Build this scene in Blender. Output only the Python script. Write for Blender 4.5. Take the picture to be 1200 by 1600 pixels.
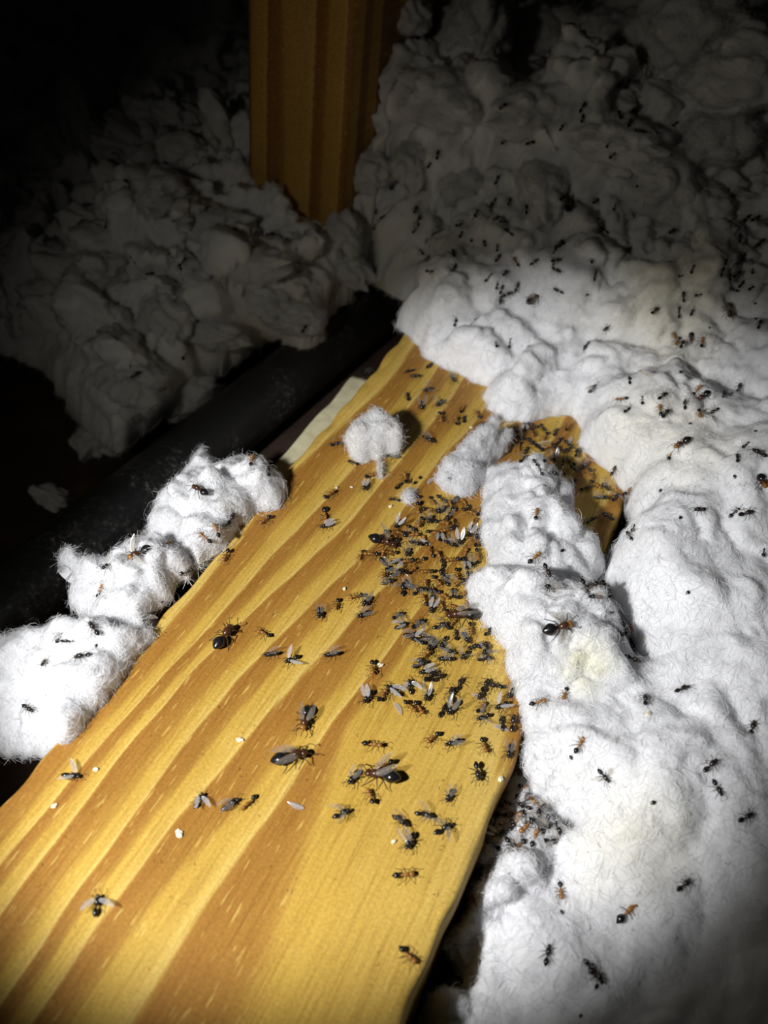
import bpy, math, random
import numpy as np
from mathutils import Vector, Matrix, Quaternion

scene = bpy.context.scene
for o in list(bpy.data.objects):
    bpy.data.objects.remove(o)
COL = scene.collection
R = random.Random(7)
NR = np.random.default_rng(11)

# ------------------------------------------------------------------ camera
# X runs across the board, Y along it, Z up; the board's top is z = 0.
F = 1499.0
CAM_H = 0.18088
n_ = np.array([412 - 600, 2350 - 800, F], float); n_ /= np.linalg.norm(n_)      # down
b_ = np.array([938, -1336, F], float); b_ -= n_ * (b_ @ n_); b_ /= np.linalg.norm(b_)  # along board
c_ = np.cross(n_, b_)                                                            # across board


def W(px, py, z=0.0):
    """pixel of the 1200x1600 photograph -> point on the level z"""
    d = np.array([px - 600, py - 800, F], float)
    p = d * (CAM_H - z) / (d @ n_)
    return np.array([p @ c_, p @ b_, z])


def PX(w):
    p = c_ * w[0] + b_ * w[1] + n_ * (CAM_H - w[2])
    return p[0] / p[2] * F + 600, p[1] / p[2] * F + 800


cd = bpy.data.cameras.new('camera')
cam = bpy.data.objects.new('camera', cd)
COL.objects.link(cam)
cd.sensor_fit = 'VERTICAL'
cd.sensor_height = 24
cd.lens = F * 24 / 1600
cd.clip_start = 0.005
cd.clip_end = 20
cd.dof.use_dof = True
cd.dof.focus_distance = 0.235
cd.dof.aperture_fstop = 11
axes = [(1, 0, 0), (0, -1, 0), (0, 0, -1)]        # camera X, Y, Z in pixel axes
M = Matrix.Identity(4)
for k, a in enumerate(axes):
    a = np.array(a, float)
    for r, v in enumerate((a @ c_, a @ b_, -(a @ n_))):
        M[r][k] = v
M[2][3] = CAM_H
cam.matrix_world = M
scene.camera = cam
CAM = Vector((0, 0, CAM_H))

# ------------------------------------------------------------------ world, light, exposure
wd = bpy.data.worlds.new('attic_dark')
scene.world = wd
wd.use_nodes = True
wd.node_tree.nodes['Background'].inputs[0].default_value = (0.8, 0.85, 0.75, 1)
wd.node_tree.nodes['Background'].inputs[1].default_value = 0.0012

LIGHT = Vector((-0.122, -0.06, 0.185))


def torch(name, aim_px, size, blend, watt, radius, color):
    ld = bpy.data.lights.new(name, 'SPOT')
    ld.energy = watt
    ld.color = color
    ld.spot_size = math.radians(size)
    ld.spot_blend = blend
    ld.shadow_soft_size = radius
    o = bpy.data.objects.new(name, ld)
    COL.objects.link(o)
    o.location = LIGHT
    t = Vector(W(*aim_px))
    o.rotation_euler = (t - LIGHT).to_track_quat('-Z', 'Y').to_euler()
    return o


torch('torch_hot_spot', (575, 985), 39, 0.52, 4.65, 0.007, (0.985, 0.99, 1.0))
torch('torch_spill', (790, 640), 70, 1.0, 0.30, 0.007, (1.0, 0.94, 0.79))

vs = scene.view_settings
vs.view_transform = 'Standard'
vs.look = 'None'
vs.exposure = 0.0
vs.gamma = 1.0
vs.use_curve_mapping = False


# ------------------------------------------------------------------ noise
_perm = np.random.default_rng(3).permutation(512).astype(np.int64)
_grad = np.random.default_rng(4).normal(size=(512, 3))
_grad /= np.linalg.norm(_grad, axis=1)[:, None]


def perlin(x, y, z=0.0):
    x, y, z = np.broadcast_arrays(np.asarray(x, float), np.asarray(y, float), np.asarray(z, float))
    xi, yi, zi = (np.floor(a).astype(np.int64) for a in (x, y, z))
    xf, yf, zf = x - xi, y - yi, z - zi
    u, v, w = (t * t * t * (t * (t * 6 - 15) + 10) for t in (xf, yf, zf))
    out = 0

    def g(i, j, k):
        h = _perm[(_perm[(_perm[(xi + i) & 511] + yi + j) & 511] + zi + k) & 511]
        gr = _grad[h]
        return gr[..., 0] * (xf - i) + gr[..., 1] * (yf - j) + gr[..., 2] * (zf - k)
    x00 = g(0, 0, 0) * (1 - u) + g(1, 0, 0) * u
    x10 = g(0, 1, 0) * (1 - u) + g(1, 1, 0) * u
    x01 = g(0, 0, 1) * (1 - u) + g(1, 0, 1) * u
    x11 = g(0, 1, 1) * (1 - u) + g(1, 1, 1) * u
    return ((x00 * (1 - v) + x10 * v) * (1 - w) + (x01 * (1 - v) + x11 * v) * w) * 1.6


# ------------------------------------------------------------------ object helpers
def props(o, label=None, cat=None, group=None, kind=None):
    if label: o['label'] = label
    if cat: o['category'] = cat
    if group: o['group'] = group
    if kind: o['kind'] = kind
    return o


def mesh_from(name, verts, faces, mats, smooth=True, face_mat=None):
    me = bpy.data.meshes.new(name)
    verts = np.asarray(verts, np.float32)
    if isinstance(faces, np.ndarray):
        nf, k = faces.shape
        me.vertices.add(len(verts)); me.vertices.foreach_set('co', verts.ravel())
        me.loops.add(nf * k); me.loops.foreach_set('vertex_index', faces.ravel().astype(np.int32))
        me.polygons.add(nf)
        me.polygons.foreach_set('loop_start', np.arange(0, nf * k, k, dtype=np.int32))
        me.polygons.foreach_set('loop_total', np.full(nf, k, np.int32))
        me.update(calc_edges=True)
    else:
        me.from_pydata([tuple(v) for v in verts.tolist()], [], faces)
    for m in (mats if isinstance(mats, (list, tuple)) else [mats]):
        me.materials.append(m)
    me.polygons.foreach_set('use_smooth', [smooth] * len(me.polygons))
    if face_mat is not None:
        me.polygons.foreach_set('material_index', face_mat)
    me.update()
    return me


def link(name, data, parent=None, mat=None):
    o = bpy.data.objects.new(name, data)
    COL.objects.link(o)
    if parent is not None: o.parent = parent
    if mat is not None: o.matrix_local = mat
    return o


# ------------------------------------------------------------------ materials
def new_mat(name):
    m = bpy.data.materials.new(name)
    m.use_nodes = True
    nt = m.node_tree
    return m, nt, nt.nodes, nt.links, nt.nodes['Principled BSDF']


def node(ns, t, **kw):
    x = ns.new(t)
    for k, v in kw.items():
        if k.startswith('i_'):
            x.inputs[k[2:].replace('_', ' ')].default_value = v
        else:
            setattr(x, k, v)
    return x


def ramp(ns, stops, interp='LINEAR'):
    r = ns.new('ShaderNodeValToRGB')
    r.color_ramp.interpolation = interp
    e = r.color_ramp.elements
    while len(e) < len(stops): e.new(0.5)
    for el, (p, c) in zip(e, stops):
        el.position = p
        el.color = (*c, 1) if len(c) == 3 else c
    return r


def fluff_material():
    m, nt, ns, ls, bs = new_mat('glass_wool')
    tc = node(ns, 'ShaderNodeTexCoord')
    stain = node(ns, 'ShaderNodeTexNoise', i_Scale=13.0, i_Detail=4.0, i_Roughness=0.6)
    ls.new(tc.outputs['Object'], stain.inputs['Vector'])
    cr = ramp(ns, [(0.0, (0.81, 0.815, 0.83)), (0.56, (0.81, 0.81, 0.82)), (0.68, (0.79, 0.775, 0.72)), (0.82, (0.77, 0.72, 0.56))])
    ls.new(stain.outputs['Fac'], cr.inputs['Fac'])
    col = cr.outputs['Color']
    # a few yellowed spots on the wool
    for (qx, qy, qz, rad, c3, amt) in ((912, 1038, 0.012, 0.009, (0.80, 0.76, 0.36), 0.75), (1040, 650, 0.024, 0.030, (0.78, 0.73, 0.52), 0.5), (1030, 470, 0.03, 0.030, (0.72, 0.66, 0.44), 0.6),
                                      (690, 410, 0.02, 0.030, (0.76, 0.70, 0.54), 0.5), (990, 1310, 0.006, 0.018, (0.78, 0.73, 0.48), 0.5), (470, 500, -0.005, 0.030, (0.74, 0.68, 0.52), 0.6)):
        vm = node(ns, 'ShaderNodeVectorMath', operation='DISTANCE')
        ls.new(tc.outputs['Object'], vm.inputs[0]); vm.inputs[1].default_value = tuple(W(qx, qy, qz))
        md = node(ns, 'ShaderNodeMath', operation='MULTIPLY_ADD')
        ls.new(stain.outputs['Fac'], md.inputs[0]); md.inputs[1].default_value = rad * 2.0
        ls.new(vm.outputs['Value'], md.inputs[2])
        mr = node(ns, 'ShaderNodeMapRange'); mr.interpolation_type = 'SMOOTHSTEP'
        ls.new(md.outputs[0], mr.inputs['Value'])
        mr.inputs['From Min'].default_value = rad * 2.1; mr.inputs['From Max'].default_value = rad * 0.9
        mr.inputs['To Min'].default_value = 0.0; mr.inputs['To Max'].default_value = amt
        mxs = node(ns, 'ShaderNodeMix', data_type='RGBA')
        ls.new(mr.outputs['Result'], mxs.inputs['Factor']); ls.new(col, mxs.inputs['A']); mxs.inputs['B'].default_value = (*c3, 1)
        col = mxs.outputs['Result']
    ls.new(col, bs.inputs['Base Color'])
    bs.inputs['Roughness'].default_value = 1.0
    bs.inputs['Specular IOR Level'].default_value = 0.1
    bs.inputs['Subsurface Weight'].default_value = 0.75
    bs.inputs['Subsurface Radius'].default_value = (1, 1, 0.95)
    bs.inputs['Subsurface Scale'].default_value = 0.0030
    # matted fibres: distorted fine noise
    mp = node(ns, 'ShaderNodeMapping')
    mp.inputs['Scale'].default_value = (1.0, 0.45, 1.0)
    mp.inputs['Rotation'].default_value = (0.3, 0.2, 0.7)
    ls.new(tc.outputs['Object'], mp.inputs['Vector'])
    fine = node(ns, 'ShaderNodeTexNoise', i_Scale=620.0, i_Detail=5.0, i_Roughness=0.65, i_Distortion=1.8)
    ls.new(mp.outputs['Vector'], fine.inputs['Vector'])
    mid = node(ns, 'ShaderNodeTexNoise', i_Scale=160.0, i_Detail=3.0, i_Roughness=0.6, i_Distortion=0.8)
    ls.new(tc.outputs['Object'], mid.inputs['Vector'])
    b1 = node(ns, 'ShaderNodeBump', i_Strength=0.5, i_Distance=0.0007)
    b2 = node(ns, 'ShaderNodeBump', i_Strength=0.35, i_Distance=0.0015)
    ls.new(mid.outputs['Fac'], b2.inputs['Height'])
    ls.new(fine.outputs['Fac'], b1.inputs['Height'])
    ls.new(b2.outputs['Normal'], b1.inputs['Normal'])
    ls.new(b1.outputs['Normal'], bs.inputs['Normal'])
    return m


def wood_material(name, light, dark, pale, rough=0.55):
    """'ring' attribute: whole numbers are the sharp start of a brown late-wood band"""
    m, nt, ns, ls, bs = new_mat(name)
    at = node(ns, 'ShaderNodeAttribute', attribute_name='ring')
    tc = node(ns, 'ShaderNodeTexCoord')
    mp = node(ns, 'ShaderNodeMapping')
    mp.inputs['Scale'].default_value = (1.0, 0.05, 1.0)
    ls.new(tc.outputs['Object'], mp.inputs['Vector'])
    streak = node(ns, 'ShaderNodeTexNoise', i_Scale=420.0, i_Detail=4.0, i_Roughness=0.6)
    ls.new(mp.outputs['Vector'], streak.inputs['Vector'])
    s1 = node(ns, 'ShaderNodeMath', operation='MULTIPLY_ADD')
    ls.new(streak.outputs['Fac'], s1.inputs[0]); s1.inputs[1].default_value = 0.16
    ls.new(at.outputs['Fac'], s1.inputs[2])
    fr = node(ns, 'ShaderNodeMath', operation='FRACT')
    ls.new(s1.outputs[0], fr.inputs[0])
    mix_c = lambda a, b, t: tuple(x * (1 - t) + y * t for x, y in zip(a, b))
    cr = ramp(ns, [(0.0, pale), (0.045, mix_c(dark, light, 0.25)), (0.10, dark), (0.36, mix_c(dark, light, 0.12)),
                   (0.47, mix_c(dark, light, 0.35)), (0.56, mix_c(dark, light, 0.9)), (0.62, light),
                   (0.9, mix_c(light, pale, 0.35)), (0.97, pale)])
    ls.new(fr.outputs[0], cr.inputs['Fac'])
    # long pale resin-canal dashes and blotches
    mp2 = node(ns, 'ShaderNodeMapping')
    mp2.inputs['Scale'].default_value = (1.0, 0.10, 1.0)
    mp2.inputs['Rotation'].default_value = (0, 0, 0.02)
    ls.new(tc.outputs['Object'], mp2.inputs['Vector'])
    dash = node(ns, 'ShaderNodeTexNoise', i_Scale=1500.0, i_Detail=2.0)
    ls.new(mp2.outputs['Vector'], dash.inputs['Vector'])
    dr = ramp(ns, [(0.63, (0, 0, 0)), (0.70, (0.75, 0.75, 0.75))])
    ls.new(dash.outputs['Fac'], dr.inputs['Fac'])
    mx = node(ns, 'ShaderNodeMix', data_type='RGBA')
    ls.new(dr.outputs['Color'], mx.inputs['Factor'])
    ls.new(cr.outputs['Color'], mx.inputs['A'])
    mx.inputs['B'].default_value = (*pale, 1)
    grain = node(ns, 'ShaderNodeTexNoise', i_Scale=1500.0, i_Detail=3.0, i_Roughness=0.7)
    ls.new(tc.outputs['Object'], grain.inputs['Vector'])
    gr = ramp(ns, [(0.3, (0.80, 0.78, 0.74)), (0.7, (1.14, 1.14, 1.12))])
    ls.new(grain.outputs['Fac'], gr.inputs['Fac'])
    mu = node(ns, 'ShaderNodeMix', data_type='RGBA', blend_type='MULTIPLY')
    mu.inputs['Factor'].default_value = 1.0
    ls.new(mx.outputs['Result'], mu.inputs['A']); ls.new(gr.outputs['Color'], mu.inputs['B'])
    blot = node(ns, 'ShaderNodeTexNoise', i_Scale=34.0, i_Detail=3.0)
    ls.new(tc.outputs['Object'], blot.inputs['Vector'])
    br = ramp(ns, [(0.3, (0.90, 0.88, 0.84)), (0.7, (1.06, 1.06, 1.06))])
    ls.new(blot.outputs['Fac'], br.inputs['Fac'])
    mp3 = node(ns, 'ShaderNodeMapping')
    mp3.inputs['Scale'].default_value = (1.0, 0.03, 1.0)
    ls.new(tc.outputs['Object'], mp3.inputs['Vector'])
    hair = node(ns, 'ShaderNodeTexNoise', i_Scale=1300.0, i_Detail=3.0, i_Roughness=0.7)
    ls.new(mp3.outputs['Vector'], hair.inputs['Vector'])
    hr = ramp(ns, [(0.32, (0.80, 0.74, 0.66)), (0.52, (1.0, 1.0, 1.0)), (0.7, (1.06, 1.07, 1.08))])
    ls.new(hair.outputs['Fac'], hr.inputs['Fac'])
    mu3 = node(ns, 'ShaderNodeMix', data_type='RGBA', blend_type='MULTIPLY')
    mu3.inputs['Factor'].default_value = 1.0
    ls.new(mu.outputs['Result'], mu3.inputs['A']); ls.new(hr.outputs['Color'], mu3.inputs['B'])
    mu = mu3
    mu2 = node(ns, 'ShaderNodeMix', data_type='RGBA', blend_type='MULTIPLY')
    mu2.inputs['Factor'].default_value = 1.0
    ls.new(mu.outputs['Result'], mu2.inputs['A']); ls.new(br.outputs['Color'], mu2.inputs['B'])
    ls.new(mu2.outputs['Result'], bs.inputs['Base Color'])
    bs.inputs['Roughness'].default_value = rough
    bs.inputs['Specular IOR Level'].default_value = 0.25
    b1 = node(ns, 'ShaderNodeBump', i_Strength=0.35, i_Distance=0.0003)
    ls.new(streak.outputs['Fac'], b1.inputs['Height'])
    b2 = node(ns, 'ShaderNodeBump', i_Strength=0.35, i_Distance=0.0002)
    ls.new(grain.outputs['Fac'], b2.inputs['Height']); ls.new(b1.outputs['Normal'], b2.inputs['Normal'])
    ls.new(b2.outputs['Normal'], bs.inputs['Normal'])
    return m


def pipe_material():
    m, nt, ns, ls, bs = new_mat('black_polyethylene')
    tc = node(ns, 'ShaderNodeTexCoord')
    n1 = node(ns, 'ShaderNodeTexNoise', i_Scale=38.0, i_Detail=4.0, i_Roughness=0.6)
    n2 = node(ns, 'ShaderNodeTexNoise', i_Scale=620.0, i_Detail=4.0, i_Roughness=0.7)
    ls.new(tc.outputs['Object'], n1.inputs['Vector']); ls.new(tc.outputs['Object'], n2.inputs['Vector'])
    ad = node(ns, 'ShaderNodeMath', operation='MULTIPLY')
    ls.new(n1.outputs['Fac'], ad.inputs[0]); ls.new(n2.outputs['Fac'], ad.inputs[1])
    cr = ramp(ns, [(0.0, (0.022, 0.022, 0.0225)), (0.25, (0.026, 0.026, 0.0265)), (0.32, (0.05, 0.05, 0.048)), (0.39, (0.18, 0.175, 0.16)), (0.44, (0.55, 0.54, 0.5))])
    ls.new(ad.outputs[0], cr.inputs['Fac'])
    ls.new(cr.outputs['Color'], bs.inputs['Base Color'])
    bs.inputs['Roughness'].default_value = 0.42
    bs.inputs['Specular IOR Level'].default_value = 0.35
    b = node(ns, 'ShaderNodeBump', i_Strength=0.15, i_Distance=0.0003)
    ls.new(n2.outputs['Fac'], b.inputs['Height']); ls.new(b.outputs['Normal'], bs.inputs['Normal'])
    return m


def floor_material():
    m, nt, ns, ls, bs = new_mat('dusty_brown_board')
    tc = node(ns, 'ShaderNodeTexCoord')
    n1 = node(ns, 'ShaderNodeTexNoise', i_Scale=60.0, i_Detail=6.0, i_Roughness=0.7)
    ls.new(tc.outputs['Object'], n1.inputs['Vector'])
    cr = ramp(ns, [(0.3, (0.020, 0.010, 0.006)), (0.6, (0.05, 0.026, 0.016)), (0.8, (0.11, 0.075, 0.055))])
    ls.new(n1.outputs['Fac'], cr.inputs['Fac']); ls.new(cr.outputs['Color'], bs.inputs['Base Color'])
    bs.inputs['Roughness'].default_value = 0.9
    return m


def plain(name, col, rough, spec=0.5, noise=0.0, scale=2500.0, **kw):
    m, nt, ns, ls, bs = new_mat(name)
    tc = node(ns, 'ShaderNodeTexCoord')
    n1 = node(ns, 'ShaderNodeTexNoise', i_Scale=scale, i_Detail=2.0)
    ls.new(tc.outputs['Object'], n1.inputs['Vector'])
    lo = tuple(c * (1 - noise) for c in col); hi = tuple(min(1, c * (1 + noise)) for c in col)
    cr = ramp(ns, [(0.3, lo), (0.7, hi)])
    ls.new(n1.outputs['Fac'], cr.inputs['Fac']); ls.new(cr.outputs['Color'], bs.inputs['Base Color'])
    bs.inputs['Roughness'].default_value = rough
    bs.inputs['Specular IOR Level'].default_value = spec
    for k, v in kw.items(): bs.inputs[k.replace('_', ' ')].default_value = v
    return m


def wing_material(name, tint, clear):
    m = bpy.data.materials.new(name); m.use_nodes = True
    nt = m.node_tree; ns = nt.nodes; ls = nt.links
    ns.clear()
    out = ns.new('ShaderNodeOutputMaterial')
    tr = node(ns, 'ShaderNodeBsdfTransparent'); tr.inputs[0].default_value = (0.93, 0.91, 0.86, 1)
    df = node(ns, 'ShaderNodeBsdfDiffuse')
    gl = node(ns, 'ShaderNodeBsdfGlossy', i_Roughness=0.22); gl.inputs[0].default_value = (0.9, 0.9, 0.9, 1)
    tc = node(ns, 'ShaderNodeTexCoord')
    wv = node(ns, 'ShaderNodeTexNoise', i_Scale=1400.0, i_Detail=2.0)
    ls.new(tc.outputs['Object'], wv.inputs['Vector'])
    cr = ramp(ns, [(0.35, tuple(c * 0.75 for c in tint)), (0.65, tint)])
    ls.new(wv.outputs['Fac'], cr.inputs['Fac']); ls.new(cr.outputs['Color'], df.inputs['Color'])
    m1 = ns.new('ShaderNodeMixShader'); m1.inputs[0].default_value = 0.3
    ls.new(df.outputs[0], m1.inputs[1]); ls.new(gl.outputs[0], m1.inputs[2])
    m2 = ns.new('ShaderNodeMixShader'); m2.inputs[0].default_value = clear
    ls.new(m1.outputs[0], m2.inputs[1]); ls.new(tr.outputs[0], m2.inputs[2])
    ls.new(m2.outputs[0], out.inputs['Surface'])
    return m


def fibre_material():
    m = bpy.data.materials.new('glass_fibre'); m.use_nodes = True
    ns, ls = m.node_tree.nodes, m.node_tree.links
    ns.clear()
    out = ns.new('ShaderNodeOutputMaterial')
    tc = node(ns, 'ShaderNodeTexCoord')
    nz = node(ns, 'ShaderNodeTexNoise', i_Scale=13.0, i_Detail=4.0)
    ls.new(tc.outputs['Object'], nz.inputs['Vector'])
    cr = ramp(ns, [(0.55, (0.88, 0.88, 0.89)), (0.8, (0.86, 0.84, 0.78))])
    ls.new(nz.outputs['Fac'], cr.inputs['Fac'])
    df = ns.new('ShaderNodeBsdfDiffuse'); tl = ns.new('ShaderNodeBsdfTranslucent')
    for q in (df, tl): ls.new(cr.outputs['Color'], q.inputs['Color'])
    mx = ns.new('ShaderNodeMixShader'); mx.inputs[0].default_value = 0.5
    ls.new(df.outputs[0], mx.inputs[1]); ls.new(tl.outputs[0], mx.inputs[2])
    ls.new(mx.outputs[0], out.inputs['Surface'])
    return m


FLUFF = fluff_material()
FIBRE = fibre_material()
WOOD = wood_material('pine_board', (0.565, 0.360, 0.066), (0.345, 0.162, 0.030), (0.66, 0.465, 0.125))
WOOD_POST = wood_material('pine_post', (0.50, 0.29, 0.068), (0.27, 0.125, 0.030), (0.58, 0.37, 0.11))
CREAM = plain('cream_wood', (0.60, 0.55, 0.36), 0.7, 0.2, 0.12, 300.0)
PIPE = pipe_material()
FLOOR = floor_material()
BLACK = plain('ant_black_shell', (0.010, 0.009, 0.009), 0.22, 0.55, 0.3)
DARK = plain('ant_brown_black_shell', (0.020, 0.014, 0.011), 0.25, 0.5, 0.3)
AMBER = plain('ant_amber_shell', (0.27, 0.115, 0.020), 0.28, 0.5, 0.3)
BROWN = plain('ant_red_brown_shell', (0.060, 0.021, 0.009), 0.26, 0.5, 0.3)
LEGM = plain('ant_leg_brown', (0.035, 0.022, 0.012), 0.4, 0.4, 0.2)
LEGA = plain('ant_leg_amber', (0.12, 0.062, 0.016), 0.4, 0.4, 0.2)
WING = wing_material('clear_wing', (0.50, 0.46, 0.42), 0.70)
WING2 = wing_material('milky_wing', (0.80, 0.77, 0.75), 0.45)
VEIN = plain('wing_vein', (0.30, 0.24, 0.16), 0.5, 0.3)
CRUMB = plain('crumb_pale', (0.80, 0.74, 0.55), 0.8, 0.2, 0.1)
STRAW = plain('straw', (0.55, 0.42, 0.14), 0.7, 0.2, 0.15)

# ------------------------------------------------------------------ floor
BX0, BX1 = -0.0966, -0.0076
FLOOR_Z = -0.038
fv = [(-0.9, -0.25, FLOOR_Z), (0.6, -0.25, FLOOR_Z), (0.6, 1.0, FLOOR_Z), (-0.9, 1.0, FLOOR_Z),
      (-0.9, -0.25, FLOOR_Z - 0.02), (0.6, -0.25, FLOOR_Z - 0.02), (0.6, 1.0, FLOOR_Z - 0.02), (-0.9, 1.0, FLOOR_Z - 0.02)]
ff = [(0, 1, 2, 3), (7, 6, 5, 4), (0, 4, 5, 1), (1, 5, 6, 2), (2, 6, 7, 3), (3, 7, 4, 0)]
fl = link('floor', mesh_from('floor', fv, ff, FLOOR, smooth=False))
props(fl, 'dark brown dusty attic floor below the insulation', kind='structure')

# ------------------------------------------------------------------ timber
RY = [0.05, 0.11, 0.17, 0.23]
RINGS = [  # (start, end) of each brown band across the board (0 = left edge) at the four stations
    [(-0.08, -0.05), (-0.09, -0.05), (-0.10, -0.06), (-0.06, -0.02)],
    [(0.015, 0.07), (0.04, 0.10), (0.03, 0.12), (0.08, 0.16)],
    [(0.10, 0.135), (0.125, 0.16), (0.17, 0.235), (0.205, 0.265)],
    [(0.17, 0.25), (0.18, 0.255), (0.285, 0.345), (0.31, 0.385)],
    [(0.285, 0.32), (0.29, 0.35), (0.395, 0.46), (0.43, 0.49)],
    [(0.36, 0.43), (0.415, 0.515), (0.525, 0.60), (0.565, 0.645)],
    [(0.545, 0.75), (0.555, 0.605), (0.625, 0.65), (0.70, 0.755)],
    [(1.15, 1.16), (1.06, 1.07), (0.80, 0.82), (0.83, 0.885)],
    [(1.3, 1.31), (1.2, 1.21), (0.95, 0.98), (0.97, 1.02)],
    [(1.5, 1.55), (1.4, 1.45), (1.25, 1.3), (1.25, 1.3)],
]


def board_ring(s, y):
    s = np.asarray(s, float); y = np.asarray(y, float)
    out = np.zeros_like(s)
    s = s + 0.015 * perlin(s * 3.0, y * 20, 5.1) + 0.007 * perlin(s * 11, y * 60, 9.3)
    knots, vals = [], []
    for i, band in enumerate(RINGS):
        for e in (0, 1):
            knots.append(np.interp(np.clip(y, 0.0, 0.3), RY, [b[e] for b in band])); vals.append(i + 0.5 * e)
    K = np.stack(knots, -1)
    out[...] = -1
    for j in range(K.shape[-1] - 1):
        a, bb = K[..., j], K[..., j + 1]
        t = (s - a) / np.maximum(bb - a, 1e-4)
        msk = (t >= 0) & (t < 1)
        out = np.where(msk, vals[j] + (vals[j + 1] - vals[j]) * t, out)
    return out + 2


def loft_timber(name, x0, x1, y0, y1, z0, z1, axis, ringf, mat, nu=110, nv=150, rough_edge=0.0):
    """rounded rectangular section lofted along Y (axis 1) or Z (axis 2)"""
    r = 0.0014
    if axis == 1: a0, a1, p0, p1, l0, l1 = x0, x1, z0, z1, y0, y1
    else: a0, a1, p0, p1, l0, l1 = x0, x1, y0, y1, z0, z1
    prof = []
    for t in np.linspace(0, 1, nu): prof.append((a0 + r + (a1 - a0 - 2 * r) * t, p1))
    for k in range(1, 4):
        an = math.pi / 2 * (1 - k / 4); prof.append((a1 - r + r * math.cos(an), p1 - r + r * math.sin(an)))
    for t in np.linspace(0, 1, 40): prof.append((a1, p1 - r - (p1 - p0 - 2 * r) * t))
    for t in np.linspace(0, 1, nu // 2): prof.append((a1 - r - (a1 - a0 - 2 * r) * t, p0))
    for t in np.linspace(0, 1, 40): prof.append((a0, p0 + r + (p1 - p0 - 2 * r) * t))
    for k in range(1, 4):
        an = math.pi - math.pi / 2 * k / 4; prof.append((a0 + r + r * math.cos(an), p1 - r + r * math.sin(an)))
    prof = np.array(prof); m = len(prof)
    Ls = np.linspace(l0, l1, nv)
    A = np.repeat(prof[None, :, 0], nv, 0).copy(); Pp = np.repeat(prof[None, :, 1], nv, 0).copy()
    Lg = np.repeat(Ls[:, None], m, 1)
    if rough_edge:
        e = np.clip(1 - (A - a0) / 0.004, 0, 1) + np.clip(1 - (a1 - A) / 0.003, 0, 1)
        top = (Pp > p1 - 0.004)
        Pp -= top * e * rough_edge * np.clip(perlin(Lg * 120, A * 200, 2.2) + 0.1, 0, 1)
        A += np.where(A < (a0 + a1) / 2, 1, -1) * e * rough_edge * 0.8 * np.clip(perlin(Lg * 90, Pp * 60, 7.7), -0.4, 1)
    rng = ringf(A, Pp, Lg)
    V = np.stack([A, Lg, Pp] if axis == 1 else [A, Pp, Lg], -1).reshape(-1, 3)
    rng = rng.ravel()
    idx = np.arange(nv * m).reshape(nv, m)
    q = np.stack([idx[:-1], np.roll(idx, -1, 1)[:-1], np.roll(idx, -1, 1)[1:], idx[1:]], -1).reshape(-1, 4)
    if axis == 2: q = q[:, ::-1]
    me = mesh_from(name, V, q, mat, smooth=True)
    import bmesh
    bm = bmesh.new(); bm.from_mesh(me)
    bm.verts.ensure_lookup_table()
    bm.faces.new([bm.verts[i] for i in idx[0][::-1]]); bm.faces.new([bm.verts[i] for i in idx[-1]])
    bmesh.ops.recalc_face_normals(bm, faces=bm.faces)
    bm.to_mesh(me); bm.free()
    at = me.attributes.new('ring', 'FLOAT', 'POINT'); at.data.foreach_set('value', rng.astype(np.float32))
    me.update()
    return me


board = link('pine_board', loft_timber('pine_board', BX0, BX1, -0.12, 0.34, FLOOR_Z, 0.0, 1,
             lambda a, p, l: board_ring((a - BX0 + 0.25 * (0.0 - p)) / (BX1 - BX0), l), WOOD, nu=160, nv=300, rough_edge=0.0012))
props(board, 'long yellow pine board with brown grain bands, lying flat under the ants', 'board')

# post: alternating flutes of light and dark
POST = (-0.1759, -0.1372, 0.29, 0.379)


def post_ring(a, p, l):
    s = (a - POST[0]) * 92 + (p - POST[2]) * 50
    return s + 0.35 * perlin(a * 60, p * 60, l * 3.0) + 0.25 * np.sin(s * 1.3 + 1.0) + 0.2 * perlin(a * 160, p * 160, l * 6)


post = link('wooden_post', loft_timber('wooden_post', *POST, FLOOR_Z, 0.72, 2, post_ring, WOOD_POST, nu=90, nv=60))
props(post, 'upright square pine post standing in the insulation behind the pipe', 'post')

# cream batten lying lower, beside the left edge of the board
bt = loft_timber('pine_batten', BX0 - 0.0115, BX0 - 0.0006, 0.145, 0.245, FLOOR_Z, -0.0125, 1, lambda a, p, l: a * 0, CREAM, nu=16, nv=40, rough_edge=0.001)
props(link('pine_batten', bt), 'pale cream batten along the left edge of the pine board', 'batten')

# pipe
PR = 0.0108
PZ = FLOOR_Z + PR
pA = (W(582, 437, PZ + 0.004) + W(626, 492, PZ)) / 2
pB = (W(0, 862, PZ + 0.004) + W(0, 1020, PZ)) / 2
pd = (pA - pB); pd[2] = 0; pd /= np.linalg.norm(pd)
p_start = pB - pd * 0.20; p_end = pA + pd * 0.10
p_start[2] = p_end[2] = PZ
tot = np.linalg.norm(p_end - p_start)
side = np.array([pd[1], -pd[0], 0])


def pipe_axis(t):
    return p_start + (p_end - p_start) * t + side * 0.0012 * math.sin(t * 5.0)


pv, pf = [], []
NS, NL = 40, 60
for i in range(NL + 1):
    cpt = pipe_axis(i / NL)
    for j in range(NS):
        a = 2 * math.pi * j / NS
        pv.append(cpt + side * PR * math.cos(a) + np.array([0, 0, PR * math.sin(a)]))
for i in range(NL):
    for j in range(NS):
        pf.append((i * NS + j, (i + 1) * NS + j, (i + 1) * NS + (j + 1) % NS, i * NS + (j + 1) % NS))
pf.append(tuple(range(NS)))
pf.append(tuple(range(NL * NS + NS - 1, NL * NS - 1, -1)))
pipe = link('black_pipe', mesh_from('black_pipe', pv, pf, PIPE))
props(pipe, 'dusty black plastic pipe running diagonally along the left of the board', 'pipe')


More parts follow.
